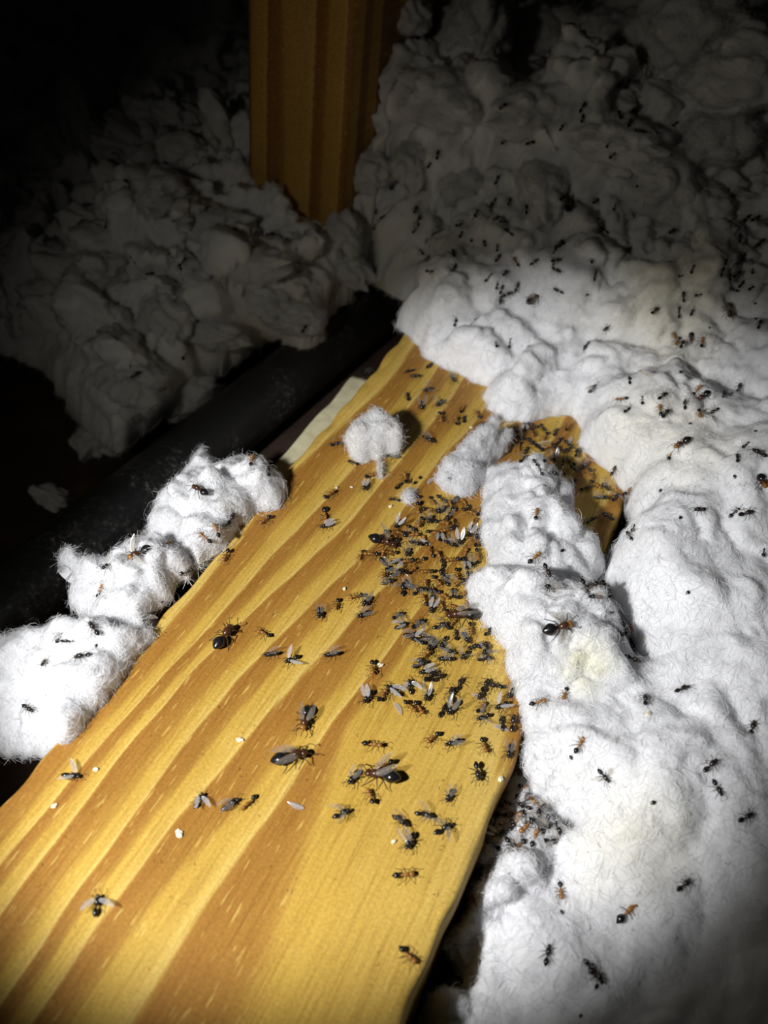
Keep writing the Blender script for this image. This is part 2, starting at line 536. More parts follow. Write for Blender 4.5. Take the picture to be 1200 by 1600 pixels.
def ground(x, y):
    """level of whatever lies under the insulation"""
    g = np.full(np.shape(x), FLOOR_Z)
    rel_x, rel_y = x - p_start[0], y - p_start[1]
    off = np.abs(rel_x * side[0] + rel_y * side[1])
    g = np.where(off < PR, PZ + np.sqrt(np.maximum(PR ** 2 - off ** 2, 0)), g)
    g = np.where((x > BX0) & (x < BX1) & (y < 0.34), 0.0, g)
    return g


# ------------------------------------------------------------------ insulation
def seg_dist(x, y, poly):
    """signed distance (inside positive) and parameter-weighted z of the outline"""
    n = len(poly)
    best = np.full(x.shape, 1e9); zb = np.zeros(x.shape); inside = np.zeros(x.shape, bool)
    wsum = np.zeros(x.shape); zsum = np.zeros(x.shape)
    for i in range(n):
        x1, y1, z1 = poly[i]; x2, y2, z2 = poly[(i + 1) % n]
        dx, dy = x2 - x1, y2 - y1
        L2 = dx * dx + dy * dy + 1e-12
        t = np.clip(((x - x1) * dx + (y - y1) * dy) / L2, 0, 1)
        d2 = (x - x1 - t * dx) ** 2 + (y - y1 - t * dy) ** 2
        w = math.sqrt(L2) / (d2 + 4e-6) ** 1.5
        zsum += w * (z1 + t * (z2 - z1)); wsum += w
        best = np.minimum(best, d2)
        cond = ((y1 > y) != (y2 > y))
        with np.errstate(divide='ignore', invalid='ignore'):
            xi = (x2 - x1) * (y - y1) / (y2 - y1 + 1e-15) + x1
        inside ^= cond & (x < xi)
    d = np.sqrt(best)
    return np.where(inside, d, -d), zsum / wsum


def idw(x, y, pts, p=3.0, soft=0.012):
    num = np.zeros(x.shape); den = np.zeros(x.shape)
    for (ax, ay, az) in pts:
        w = 1 / ((x - ax) ** 2 + (y - ay) ** 2 + soft ** 2) ** (p / 2)
        num += w * az; den += w
    return num / den


def puff(x, y, s, seed, warp=0.5):
    """billowed noise: rounded lumps with sharp creases, about 0..1"""
    wx = perlin(x / s * 0.7, y / s * 0.7, seed + 3.3) * warp
    wy = perlin(x / s * 0.7, y / s * 0.7, seed + 8.8) * warp
    return np.abs(perlin(x / s + wx, y / s + wy, seed))


def fluff_patch(name, poly, xs, ys, height, R_edge, amps, seed, ragged=0.002, bottom=True):
    X, Y = np.meshgrid(xs, ys)
    rg = ragged * (perlin(X / 0.007, Y / 0.007, seed + 20.5) + 0.25 * perlin(X / 0.003, Y / 0.003, seed + 31.5))
    d, zb = seg_dist(X, Y, poly)
    d = d + rg + ragged * 0.4 * perlin(X / 0.014, Y / 0.014, seed + 41)
    t = np.clip(d / R_edge, 0, 1)
    prof = np.sqrt(np.maximum(1 - (1 - t) ** 2, 0))
    T = height(X, Y) if callable(height) else zb + height
    Z = zb + (T - zb) * prof
    fade = np.clip(d / (R_edge * 0.5), 0, 1)
    ny, nx = X.shape
    g = ground(X, Y)
    amp, sz, _ = amps[0]
    Z = Z + (amp(X, Y) if callable(amp) else amp) * fade * (puff(X, Y, sz, seed + sz * 1000) - 0.25)
    Zpre = Z.copy()
    Z = np.maximum(Z, g + 0.0003)
    # smaller lumps are pushed out along the surface, so that steep sides stay lumpy too
    PX_, PY_, PZ_ = X, Y, Z
    for (amp, sz, kk) in amps[1:]:
        a_ = amp(X, Y) if callable(amp) else amp
        gy, gx = np.gradient(PZ_, ys, xs)
        gx = np.clip(gx, -3, 3); gy = np.clip(gy, -3, 3)
        ln = np.sqrt(gx * gx + gy * gy + 1)
        if kk == 'p':
            w1 = 0.5 * perlin(PX_ / sz * 0.8, PY_ / sz * 0.8, PZ_ / sz * 0.8 + seed + 3.3)
            w2 = 0.5 * perlin(PX_ / sz * 0.8, PY_ / sz * 0.8, PZ_ / sz * 0.8 + seed + 8.8)
            q_ = np.abs(perlin(PX_ / sz + w1, PY_ / sz + w2, PZ_ / sz + seed)) - 0.22
        elif kk == 's':
            th = 0.9 + 1.6 * perlin(PX_ / 0.05, PY_ / 0.05, seed + 71)
            u_ = PX_ * np.cos(th) + PY_ * np.sin(th); v_ = -PX_ * np.sin(th) + PY_ * np.cos(th)
            q_ = 0.35 - np.abs(perlin(u_ / (sz * 4), v_ / sz, PZ_ / sz * 0.8 + seed))
        else:
            q_ = perlin(PX_ / sz, PY_ / sz, PZ_ / sz + seed)
        q_ = q_ * a_ * np.clip((d - 0.0005) / 0.0055, 0, 1)
        PX_, PY_, PZ_ = PX_ - gx / ln * q_, PY_ - gy / ln * q_, PZ_ + q_ / ln
    seam = (xs[None, :] == xs[-1]) | (xs[None, :] == xs[0]) | np.zeros_like(X, bool)
    PX_ = np.where(seam, X, PX_)
    # pull the outermost grid points onto the outline, so that the rim runs smoothly
    gyd, gxd = np.gradient(d, ys, xs)
    g2 = np.maximum(gxd ** 2 + gyd ** 2, 0.3)
    out_ = d < 0
    PX_ = np.where(out_, X - gxd / g2 * d, PX_); PY_ = np.where(out_, Y - gyd / g2 * d, PY_); PZ_ = np.where(out_, zb, PZ_)
    PX_ = np.where(seam, X, PX_)
    g3 = ground(PX_, PY_)
    PZ_ = np.where(g3 > Zpre + 0.004, Zpre, np.maximum(PZ_, g3 + 0.0003))
    idx = np.arange(ny * nx).reshape(ny, nx)
    ins = d > 0
    kc = ins[:-1, :-1] | ins[1:, :-1] | ins[:-1, 1:] | ins[1:, 1:]
    q = np.stack([idx[:-1, :-1], idx[:-1, 1:], idx[1:, 1:], idx[1:, :-1]], -1)[kc]
    top = np.stack([PX_, PY_, PZ_], -1).reshape(-1, 3)
    used = np.unique(q)
    remap = -np.ones(ny * nx, np.int64); remap[used] = np.arange(len(used))
    qt = remap[q]; V = top[used]; dd = d.ravel()[used]
    nt_ = len(used)
    # close the rim down to the ground and lay a simple underside
    cnt = {}
    edges = np.concatenate([qt[:, [0, 1]], qt[:, [1, 2]], qt[:, [2, 3]], qt[:, [3, 0]]])
    key = np.sort(edges, 1); uk, first, c = np.unique(key, axis=0, return_index=True, return_counts=True)
    rim = edges[first[c == 1]]
    rv = np.unique(rim); rmap = -np.ones(nt_, np.int64); rmap[rv] = nt_ + np.arange(len(rv))
    inw = np.stack([gxd.ravel(), gyd.ravel()], -1)[used][rv]
    inw /= np.linalg.norm(inw, axis=1)[:, None] + 1e-6
    low = V[rv].copy()
    gr_ = ground(low[:, 0], low[:, 1])
    over = low[:, 2] - gr_ > 0.002                      # rim hanging free over pipe or floor: tuck it under
    low[:, :2] += inw * np.where(over, 0.005, 0.0)[:, None]
    low[:, 2] = np.where(over, np.maximum(low[:, 2] - 0.0025, gr_ + 0.0001), np.minimum(gr_ + 0.0001, low[:, 2] - 0.0002))
    skirt = np.stack([rim[:, 1], rim[:, 0], rmap[rim[:, 0]], rmap[rim[:, 1]]], -1)
    V2 = np.concatenate([V, low]); Q2 = np.concatenate([qt, skirt])
    me = mesh_from(name, V2, Q2, FLUFF)
    return me, V, dd


FLUFFS = []     # (object, top verts, edge distance) for fibres afterwards


def spaced(a, b, near, fine, grow):
    """axis samples: step 'fine' inside the near interval, growing outside"""
    out = list(np.arange(near[0], near[1], fine))
    s, v = fine, near[1]
    while v < b: out.append(v); s = min(s * grow, 0.006); v += s
    s, v = fine, near[0] - fine
    pre = []
    while v > a: pre.append(v); s = min(s * grow, 0.006); v -= s
    return np.array(pre[::-1] + out)


def px_poly(pts):
    return [tuple(W(*p)) for p in pts]


# --- right bed
RB = px_poly([(572, 425, 0.004), (590, 452, 0.0), (622, 468, 0.0), (640, 475, 0.0), (622, 508, 0.0), (640, 533, 0.0), (690, 575, 0.0),
              (757, 605, 0.0), (764, 640, 0.0), (800, 662, 0.0), (850, 655, 0.0), (892, 648, 0.0), (904, 672, 0.0), (906, 705, 0.0),
              (945, 735, 0.0), (985, 785, 0.0), (992, 840, 0.0), (958, 866, 0.0), (945, 905, 0.0), (958, 945, 0.0), (985, 985, 0.0),
              (1000, 1035, 0.0), (960, 1030, 0.0), (930, 1010, 0.0), (895, 1020, 0), (850, 1015, 0), (800, 1045, 0.0), (812, 1110, 0.0), (822, 1165, 0.0), (818, 1195, -0.001),
              (822, 1225, -0.008), (850, 1270, -0.010), (888, 1300, -0.012), (852, 1335, -0.014), (795, 1335, -0.016), (757, 1350, -0.020),
              (752, 1400, -0.026), (730, 1450, -0.026), (695, 1475, -0.026), (715, 1510, -0.028), (705, 1540, -0.030), (665, 1580, -0.030), (640, 1640, -0.03)])
LB = px_poly([(585, 436, -0.010), (560, 440, -0.012), (548, 470, -0.014), (512, 492, -0.015), (503, 530, -0.016), (470, 546, -0.016), (440, 528, -0.018),
              (395, 548, -0.022), (330, 595, -0.026), (250, 655, -0.028), (185, 708, -0.030), (150, 690, -0.034), (110, 640, -0.034), (70, 585, -0.034),
              (20, 560, -0.034), (-60, 540, -0.034)])
ALL = RB[1:] + [(0.012, 0.0, -0.03), (0.02, -0.10, -0.03), (0.34, -0.10, -0.02), (0.34, 0.70, 0.08), (-0.6, 0.70, 0.0), (-0.6, 0.2, -0.034), (-0.35, 0.20, -0.034)] + LB[::-1]
RA = px_poly([(1100, 900, 0.020), (1000, 620, 0.024), (890, 340, 0.042), (1150, 320, 0.046), (700, 460, 0.015), (640, 330, 0.030), (640, 100, 0.060),
              (600, 420, 0.010), (900, 110, 0.072), (1150, 60, 0.080), (700, 30, 0.078), (1000, 1250, 0.010), (1150, 1450, -0.004), (900, 1480, -0.014),
              (760, 1560, -0.022), (1000, 980, 0.012), (930, 1130, 0.010), (860, 560, 0.014), (1170, 700, 0.028), (880, 1210, 0.004), (840, 1390, -0.014),
              (1060, 780, 0.018), (780, 560, 0.012), (830, 600, 0.009), (1080, 1120, 0.014), (1020, 1060, 0.006)])
RA += [(0.3, 0.2, 0.05), (0.3, 0.5, 0.10), (0.0, 0.65, 0.10), (0.3, 0.0, 0.0), (0.12, -0.05, -0.01)]
LA = px_poly([(300, 360, 0.018), (240, 300, 0.026), (450, 430, 0.010), (490, 500, -0.004), (540, 420, 0.008), (200, 500, -0.002), (300, 520, -0.006), (150, 600, -0.016), (110, 690, -0.026),
              (330, 450, 0.004), (60, 540, -0.026), (100, 360, -0.020), (300, 170, -0.004), (100, 100, -0.01), (420, 340, 0.016), (500, 370, 0.012), (250, 620, -0.012), (395, 520, -0.008)])
LA += [(-0.5, 0.6, 0.0), (-0.2, 0.6, 0.02), (-0.15, 0.45, 0.03)]
ANCH = RA + LA
back = lambda X, Y: np.clip((Y - 0.22 + 0.25 * np.abs(X)) / 0.16, 0, 1) * np.clip((X + 0.17) / 0.05, 0.5, 1)
leftw = lambda X, Y: np.clip((-0.115 - X) / 0.02, 0, 1)
BED_AMPS = [(lambda X, Y: 0.010 + 0.020 * back(X, Y) + 0.006 * leftw(X, Y), 0.036, 'p'), (lambda X, Y: 0.0032 + 0.017 * back(X, Y) + 0.015 * leftw(X, Y), 0.0155, 'p'), (lambda X, Y: 0.0045 * np.maximum(back(X, Y), leftw(X, Y)), 0.0042, 's'),
            (lambda X, Y: 0.0013 + 0.003 * back(X, Y) + 0.0015 * leftw(X, Y), 0.006, 'p'), (0.0006, 0.0026, 'p')]
SEAM = -0.130
xs = spaced(SEAM - 1e-6, 0.34, (SEAM, 0.10), 0.00095, 1.03)
ys = spaced(-0.11, 0.68, (0.02, 0.36), 0.00095, 1.03)
me, V, dd = fluff_patch('insulation_bed', ALL, xs, ys, lambda X, Y: idw(X, Y, ANCH), 0.012, BED_AMPS, 1.7)
right_bed = link('insulation_bed', me)
props(right_bed, 'deep bed of fluffy white loose fill insulation right of the board', 'insulation', kind='stuff')
FLUFFS.append((right_bed, V, dd, 95000, 1.0))
xs = np.append(spaced(-0.6, SEAM - 0.0006, (-0.26, SEAM), 0.0012, 1.05), SEAM)
me, V, dd = fluff_patch('insulation_bed', ALL, xs, ys, lambda X, Y: idw(X, Y, ANCH), 0.012, BED_AMPS, 1.7)
left_bed = link('insulation_bed', me)
props(left_bed, 'shadowed heap of fluffy white loose fill insulation left of the black pipe', 'insulation', kind='stuff')
FLUFFS.append((left_bed, V, dd, 24000, 1.0))


def clump(label, pts, h, R_edge, amps, seed, res=0.0006, nf=2500, ragged=0.0016, group=None):
    poly = px_poly(pts)
    a = np.array(poly)
    xs = np.arange(a[:, 0].min() - 0.003, a[:, 0].max() + 0.003, res)
    ys = np.arange(a[:, 1].min() - 0.003, a[:, 1].max() + 0.003, res)
    me, V, dd = fluff_patch('insulation_clump', poly, xs, ys, h, R_edge, amps, seed, ragged)
    o = link('insulation_clump', me)
    props(o, label, 'insulation', group)
    FLUFFS.append((o, V, dd, int(nf * 1.25), 0.9))
    return o


AM = [(0.0055, 0.017, 'p'), (0.0062, 0.009, 'p'), (0.0016, 0.004, 'p'), (0.0005, 0.0018, 'p')]
G1 = 'clumps of insulation lying loose on the board'
G2 = 'clumps of insulation between pipe and board'
clump('small ragged white puff with a hanging tail, alone on the board', [(543, 690, .004), (560, 664, .006), (585, 655, .007), (610, 668, .006), (628, 690, .004), (624, 706, .002), (606, 712, .001),
       (600, 722, 0), (598, 748, 0), (592, 747, 0), (584, 724, 0), (560, 722, 0), (545, 712, .001)], 0.0065, 0.006, [(0.004, 0.009, 'p'), (0.0032, 0.0045, 'p'), (0.0012, 0.0018, 'p')], 2.1, 0.00035, 2600, 0.0018)
clump('torn white flake of insulation right of the lone puff', [(678, 752, 0), (688, 728, 0.002), (712, 706, 0.003), (752, 682, 0.004), (797, 678, 0.004), (800, 690, 0.003), (782, 712, 0.001),
       (762, 738, 0), (742, 772, 0), (722, 778, 0), (700, 768, 0)], 0.0055, 0.006, AM, 5.2, 0.00045, 3000, 0.0015)
clump('large white clump covering the middle of the right board edge', [(760, 745, 0.001), (800, 740, 0.002), (838, 728, 0.003), (862, 738, 0.003), (892, 788, 0.002), (897, 828, 0.001), (935, 868, 0.001), (940, 900, 0),
       (915, 925, 0), (870, 930, 0), (820, 925, 0), (772, 895, 0), (748, 840, 0), (752, 795, 0)], 0.011, 0.013, AM, 6.4, 0.00055, 5000, 0.0018)
clump('white clump with a pale yellow stain, below the large clump', [(722, 915, 0), (745, 903, 0.001), (790, 905, 0.002), (850, 922, 0.002), (900, 930, 0.001), (948, 960, 0), (972, 1010, 0), (1000, 1070, 0),
       (985, 1110, 0), (920, 1110, 0), (850, 1095, 0), (808, 1070, 0), (785, 1035, 0), (770, 995, 0), (738, 962, 0)], 0.013, 0.014, AM, 7.9, 0.00055, 6000, 0.0018)
clump('white clump filling the lower left corner between pipe and board', [(-40, 1040, -0.014), (10, 1012, -0.012), (60, 992, -0.010), (110, 985, -0.006), (150, 975, 0.0), (190, 985, 0.001), (228, 995, 0.0), (222, 1015, 0.0),
       (195, 1050, 0), (172, 1095, 0), (135, 1120, 0), (105, 1155, 0), (60, 1185, -0.012), (10, 1180, -0.018), (-40, 1160, -0.02)], 0.010, 0.012, AM, 8.6, 0.0007, 5000, 0.002, G2)
clump('lumpy white clump lapping over the pipe, left of the board', [(92, 880, -0.006), (112, 866, -0.003), (140, 880, -0.003), (165, 885, -0.004), (200, 865, -0.004), (235, 850, -0.002), (262, 860, -0.001), (300, 880, 0),
       (292, 905, 0), (255, 942, 0), (225, 985, 0), (190, 995, -0.002), (150, 985, -0.004), (125, 960, -0.008), (118, 920, -0.008)], 0.010, 0.011, AM, 9.3, 0.0006, 5000, 0.002, G2)
clump('bright ragged white clump where pipe and board edge draw close', [(228, 828, -0.006), (255, 790, -0.006), (275, 765, -0.006), (300, 738, -0.006), (318, 714, -0.006), (328, 728, -0.006), (355, 742, -0.006), (378, 728, -0.006),
       (410, 745, -0.004), (440, 762, 0), (438, 795, 0), (410, 800, 0), (385, 810, 0), (352, 845, 0), (310, 885, 0), (280, 880, -0.002), (255, 858, -0.004)], 0.010, 0.011, AM, 10.9, 0.0006, 6000, 0.002, G2)
clump('white wisp standing by the dark gap at the lower right board edge', [(697, 1480, -0.022), (720, 1450, -0.016), (745, 1395, -0.012), (770, 1350, -0.012), (815, 1330, -0.012), (855, 1345, -0.012), (850, 1400, -0.014),
       (800, 1450, -0.018), (760, 1490, -0.022), (720, 1500, -0.024)], 0.009, 0.012, AM, 12.2, 0.0008, 3000, 0.0022)
clump('sunken grey insulation littered with ants in the gap below the stained clump', [(812, 1200, -0.010), (835, 1240, -0.010), (865, 1285, -0.010), (890, 1305, -0.010), (850, 1340, -0.010), (795, 1345, -0.010), (752, 1345, -0.012), (768, 1290, -0.012), (790, 1240, -0.012)],
      0.0035, 0.008, [(0.003, 0.012, 'p'), (0.002, 0.006, 'p'), (0.0008, 0.003, 'p')], 16.6, 0.0008, 1500, 0.001)
clump('rounded grey-white lump at the very bottom, beside the board', [(660, 1600, -0.028), (680, 1562, -0.022), (705, 1552, -0.020), (735, 1570, -0.022), (750, 1610, -0.026), (740, 1660, -0.03), (680, 1660, -0.03)],
      0.009, 0.010, AM, 13.4, 0.0008, 1500, 0.0015)
clump('tiny round white crumb of insulation by the torn flake', [(764, 660, 0), (771, 653, .001), (779, 656, .001), (780, 665, 0), (772, 670, 0)], 0.0016, 0.002, [(0.0006, 0.003, 'p')], 14.4, 0.0002, 200, 0.0002)
clump('tiny white crumb of insulation under a black ant', [(630, 778, 0), (636, 769, .0004), (645, 770, .0004), (648, 780, 0), (641, 788, 0), (633, 786, 0)], 0.0013, 0.0016, [(0.0005, 0.003, 'p')], 15.4, 0.0002, 200, 0.0002)

# --- tufts heaped on the beds
import bmesh
dg = None


def tuft_mesh(seed, lump):
    bm = bmesh.new()
    bmesh.ops.create_icosphere(bm, subdivisions=6, radius=1.0)
    co = np.array([v.co[:] for v in bm.verts])
    d = co
    wv = np.stack([perlin(d[:, 0] * 0.9, d[:, 1] * 0.9, d[:, 2] * 0.9 + seed + k) for k in (0, 17, 33)], -1)
    e = d + 0.35 * wv
    r = 0.78 + lump * 0.45 * np.abs(perlin(e[:, 0] * 1.2, e[:, 1] * 1.2, e[:, 2] * 1.2 + seed))
    r += lump * 0.16 * np.abs(perlin(e[:, 0] * 2.6, e[:, 1] * 2.6, e[:, 2] * 2.6 + seed + 5))
    r += 0.05 * np.abs(perlin(e[:, 0] * 6, e[:, 1] * 6, e[:, 2] * 6 + seed + 9))
    co = d * r[:, None] + 0.28 * wv
    rag = np.clip(d[:, 0] - 0.5, 0, 1) * np.clip(perlin(d[:, 1] * 2.5, d[:, 2] * 2.5, seed + 2.5), 0, 1)
    co[:, 0] += rag * 1.5
    for v, c in zip(bm.verts, co): v.co = c
    me = bpy.data.meshes.new('insulation_tuft'); bm.to_mesh(me); bm.free()
    me.materials.append(FLUFF)
    me.polygons.foreach_set('use_smooth', [True] * len(me.polygons))
    return me


TUFT_OBS = []
TUFTS = [tuft_mesh(3.1 + 7.7 * i, (0.9, 1.1, 0.7, 1.2, 1.0)[i]) for i in range(5)]
bpy.context.view_layer.update()
dg = bpy.context.evaluated_depsgraph_get()


def cast(px, py):
    """first surface seen at a pixel"""
    d = Vector(W(px, py, 0.0)) - CAM
    hit, loc, nor, fi, ob, mt = scene.ray_cast(dg, CAM, d.normalized(), distance=3.0)
    if not hit: return None
    return loc, nor, ob


# (pixel x, y, half-size in mm, label)
TL = [
    (1045, 285, 17, 'smooth bulging white tuft in the upper right of the insulation'),
    (960, 215, 13, 'dim rounded tuft above and left of the bulging upper right tuft'),
    (1120, 215, 13, 'grey tuft with hanging wisps right of the bulging tuft'),
    (850, 60, 20, 'brownish grey ragged tuft at the top, right of the post'),
    (740, 40, 17, 'torn flaky tuft beside the post at the top edge'),
    (700, 150, 16, 'drooping grey tuft right of the post'),
    (640, 20, 9, 'thin shred of insulation overlapping the right face of the post'),
    (960, 60, 18, 'dark streaky tuft at the top middle right'),
    (1080, 40, 20, 'dark tuft near the top right corner'),
    (1160, 110, 16, 'barely lit tuft at the right edge near the top'),
    (830, 170, 14, 'grey tuft in the shade below the brownish tuft'),
    (580, 265, 9, 'small rounded tuft against the foot of the post'),
    (640, 250, 9, 'small grey tuft right of the post foot'),
    (730, 290, 11, 'pale tuft on the heap above the pipe end'),
    (535, 355, 9, 'lit tuft in front of the post foot'),
    (850, 290, 11, 'grey mound left of the bulging tuft'),
    (550, 420, 8, 'tuft hanging over the upper end of the pipe'),
    (475, 495, 9, 'cream tuft draped over the pipe'),
    (420, 470, 9, 'round tuft left of the draped cream tuft'),
    (245, 300, 13, 'tallest dim tuft of the shadowed heap at left'),
    (330, 350, 11, 'long curved tuft left of the post foot'),
    (260, 490, 12, 'large smooth oval tuft in the shadow left of the pipe'),
    (325, 520, 9, 'pair-like rounded tuft near the pipe, in shadow'),
    (210, 600, 12, 'lowest dim tuft resting against the pipe'),
    (150, 420, 11, 'faint tuft at the outer left of the shadowed heap'),
    (400, 410, 9, 'tuft between the post foot and the pipe'),
    (85, 780, 5, 'small faint tuft on the dark floor left of the pipe'),
    (290, 620, 9, 'dim tuft on the upper side of the pipe'),
    (150, 690, 8, 'small dim tuft at the foot of the shadowed heap'),
]
for i, (px, py, s, lab) in enumerate(TL):
    h = cast(px, py)
    if h is None: continue
    loc, nor, ob = h
    o = link('insulation_tuft', TUFTS[i % 5])
    s *= 0.001
    o.location = loc - Vector((0, 0, s * 0.12))
    o.rotation_euler = (R.uniform(-0.4, 0.4), R.uniform(-0.4, 0.4), R.uniform(0, 6.28))
    o.scale = (s * R.uniform(0.9, 1.25), s * R.uniform(0.75, 1.0), s * R.uniform(0.6, 0.8))
    TUFT_OBS.append(o)
    props(o, lab, 'insulation', 'loose tufts on the insulation')
bpy.context.view_layer.update()
dg = bpy.context.evaluated_depsgraph_get()
#ANTS_BEGIN
# ------------------------------------------------------------------ ants (1 unit = 1 mm in the prototypes, head towards +Y)
MM = 0.001


def ell(c, r, seg=10, rings=7, point=0.0, flat=0.0):
    vs_, fs_ = [], []
    for i in range(rings + 1):
        a = math.pi * i / rings
        yy = math.cos(a); rr = math.sin(a)
        if yy < 0: rr *= (1 - point * (-yy))
        for j in range(seg):
            t = 2 * math.pi * j / seg
            vs_.append((c[0] + r[0] * rr * math.cos(t), c[1] + r[1] * yy, c[2] + r[2] * rr * math.sin(t) * (1 - flat * (math.sin(t) < 0))))
    for i in range(rings):
        for j in range(seg):
            fs_.append((i * seg + j, i * seg + (j + 1) % seg, (i + 1) * seg + (j + 1) % seg, (i + 1) * seg + j))
    return vs_, fs_


def tube(pts, rad, sides=4):
    vs_, fs_ = [], []
    pts = [Vector(p) for p in pts]
    for i, p in enumerate(pts):
        d = (pts[min(i + 1, len(pts) - 1)] - pts[max(i - 1, 0)]).normalized()
        u = d.cross(Vector((0.13, 0.21, 0.97))).normalized(); v = d.cross(u)
        for j in range(sides):
            a = 2 * math.pi * j / sides
            vs_.append(tuple(p + (u * math.cos(a) + v * math.sin(a)) * rad[i]))
    for i in range(len(pts) - 1):
        for j in range(sides):
            fs_.append((i * sides + j, (i + 1) * sides + j, (i + 1) * sides + (j + 1) % sides, i * sides + (j + 1) % sides))
    fs_.append(tuple(range(sides))); fs_.append(tuple(range(len(vs_) - 1, len(vs_) - 1 - sides, -1)))
    return vs_, fs_


def merge(parts):
    V_, F_ = [], []
    for v, f in parts:
        k = len(V_); V_ += list(v); F_ += [tuple(i + k for i in q) for q in f]
    return V_, F_


def wing_shape(L, wd_):
    V_, F_ = [], []
    n, m = 9, 4
    for i in range(n + 1):
        t = i / n
        wmax = wd_ * (math.sin(math.pi * min(t ** 0.8 * 0.93 + 0.05, 1)) ** 0.7)
        for j in range(m + 1):
            s = j / m
            V_.append(((s - 0.28) * wmax, -L * t, 0.10 * L * math.sin(t * 2.2) * 0.4 + 0.05 * wd_ * math.sin(s * 7)))
    for i in range(n):
        for j in range(m):
            a = i * (m + 1) + j
            F_.append((a, a + 1, a + m + 2, a + m + 1))
    return V_, F_


def wing_veins(L, wd_):
    out = []
    for sx, e in ((-0.24, 0.86), (0.05, 0.8), (0.35, 0.66)):
        pts = []
        for k in range(5):
            t = 0.02 + (e - 0.02) * k / 4
            w_ = wd_ * (math.sin(math.pi * min(t ** 0.8 * 0.93 + 0.05, 1)) ** 0.7)
            pts.append((sx * w_, -L * t, 0.04 * L * math.sin(t * 2.2) + 0.03 * wd_))
        out.append(tube(pts, [0.05 * wd_ * (1 - 0.15 * k) for k in range(5)], 3))
    return merge(out)


def mm_mesh(name, vf, mat):
    v, f = vf
    return mesh_from(name, np.array(v) * MM, f, mat)


def leg_pts(root, side_, fore, reach, lift, curl):
    x, y, z = root
    if not curl:
        return [(x, y, z), (x + side_ * reach * 0.45, y + fore * 0.40, z + lift), (x + side_ * reach * 0.85, y + fore * 0.8, z * 0.45), (x + side_ * reach * 1.1, y + fore * 1.15, 0.03)]
    return [(x, y, z), (x + side_ * reach * 0.55, y + fore * 0.25, z + 0.1), (x + side_ * reach * 0.40, y + fore * 0.5, z - 0.35), (x + side_ * reach * 0.12, y + fore * 0.4, z - 0.55)]


def make_kind(spec):
    """spec -> list of (part name, mesh, parent index or None, local matrix); meshes are shared by every ant of the kind"""
    s = spec['s']
    P_ = []
    sc = lambda t: tuple(q * s for q in t)
    hd = ell(sc(spec['head'][0]), sc(spec['head'][1]), 12, 8)
    jaw = [tube([sc((sg * 0.12, spec['head'][0][1] + spec['head'][1][1] * 0.8, spec['head'][0][2] - 0.1)), sc((sg * 0.04, spec['head'][0][1] + spec['head'][1][1] * 1.35, spec['head'][0][2] - 0.18))], [0.08 * s, 0.03 * s]) for sg in (-1, 1)]
    P_.append(('head', mm_mesh('head', merge([hd] + jaw), spec['mh']), None))
    th = [ell(sc(c), sc(r), 12, 8, 0.2) for c, r in spec['thorax']]
    P_.append(('thorax', mm_mesh('thorax', merge(th), spec['mt']), None))
    P_.append(('gaster', mm_mesh('gaster', ell(sc(spec['gaster'][0]), sc(spec['gaster'][1]), 14, 10, spec.get('point', 0.45)), spec['mg']), None))
    for sg in (-1, 1):
        hx, hy, hz = spec['head'][0]; hr = spec['head'][1]
        an = [(sg * hr[0] * 0.45, hy + hr[1] * 0.7, hz + 0.1), (sg * (hr[0] * 0.9 + 0.25), hy + hr[1] + 0.35, hz + 0.3), (sg * (hr[0] + 0.30), hy + hr[1] + 0.75, hz + 0.05), (sg * (hr[0] + 0.12), hy + hr[1] + 1.05, hz - 0.2)]
        P_.append(('antenna', mm_mesh('antenna', tube([sc(p) for p in an], [0.045 * s, 0.04 * s, 0.05 * s, 0.045 * s]), spec['ml']), 0))
        for fy, fore in ((0.95, 1.0), (0.55, -0.25), (0.2, -1.15)):
            pts = leg_pts((sg * 0.22, fy * spec['ly'], spec['lz']), sg, fore, 1.25 * spec.get('reach', 1.0), 0.45, spec.get('curl', False))
            P_.append(('leg', mm_mesh('leg', tube([sc(p) for p in pts], [0.085 * s, 0.075 * s, 0.05 * s, 0.03 * s]), spec['ml']), None))
    wings = []
    if spec.get('wing'):
        L, wd_ = spec['wing']
        wm = [mm_mesh('wing', wing_shape(L * s, wd_ * s), m_) for m_ in (WING, WING2)]
        vm = mm_mesh('vein', wing_veins(L * s, wd_ * s), VEIN)
        wings = [wm, vm, sc((0.24, 0.75, spec['thorax'][0][0][2] + spec['thorax'][0][1][2] * 0.75))]
    cloud = np.concatenate([np.array([v.co[:] for v in p[1].vertices]) for p in P_])
    body = np.concatenate([np.array([v.co[:] for v in p[1].vertices]) for p in P_[:3]])
    # one-mesh version for ants too small or dim to show parts
    mats = [spec['mh'], spec['mt'], spec['mg'], spec['ml']]
    V_, F_, FM = [], [], []
    for (nm, me_, par) in P_:
        k = len(V_)
        mi = {'head': 0, 'thorax': 1, 'gaster': 2}.get(nm, 3)
        V_ += [v.co[:] for v in me_.vertices]
        for p in me_.polygons: F_.append(tuple(i + k for i in p.vertices)); FM.append(mi)
    one = mesh_from('small_ant', np.array(V_), F_, mats, True, FM)
    return dict(parts=P_, wings=wings, cloud=cloud, body=body, one=one, spec=spec)


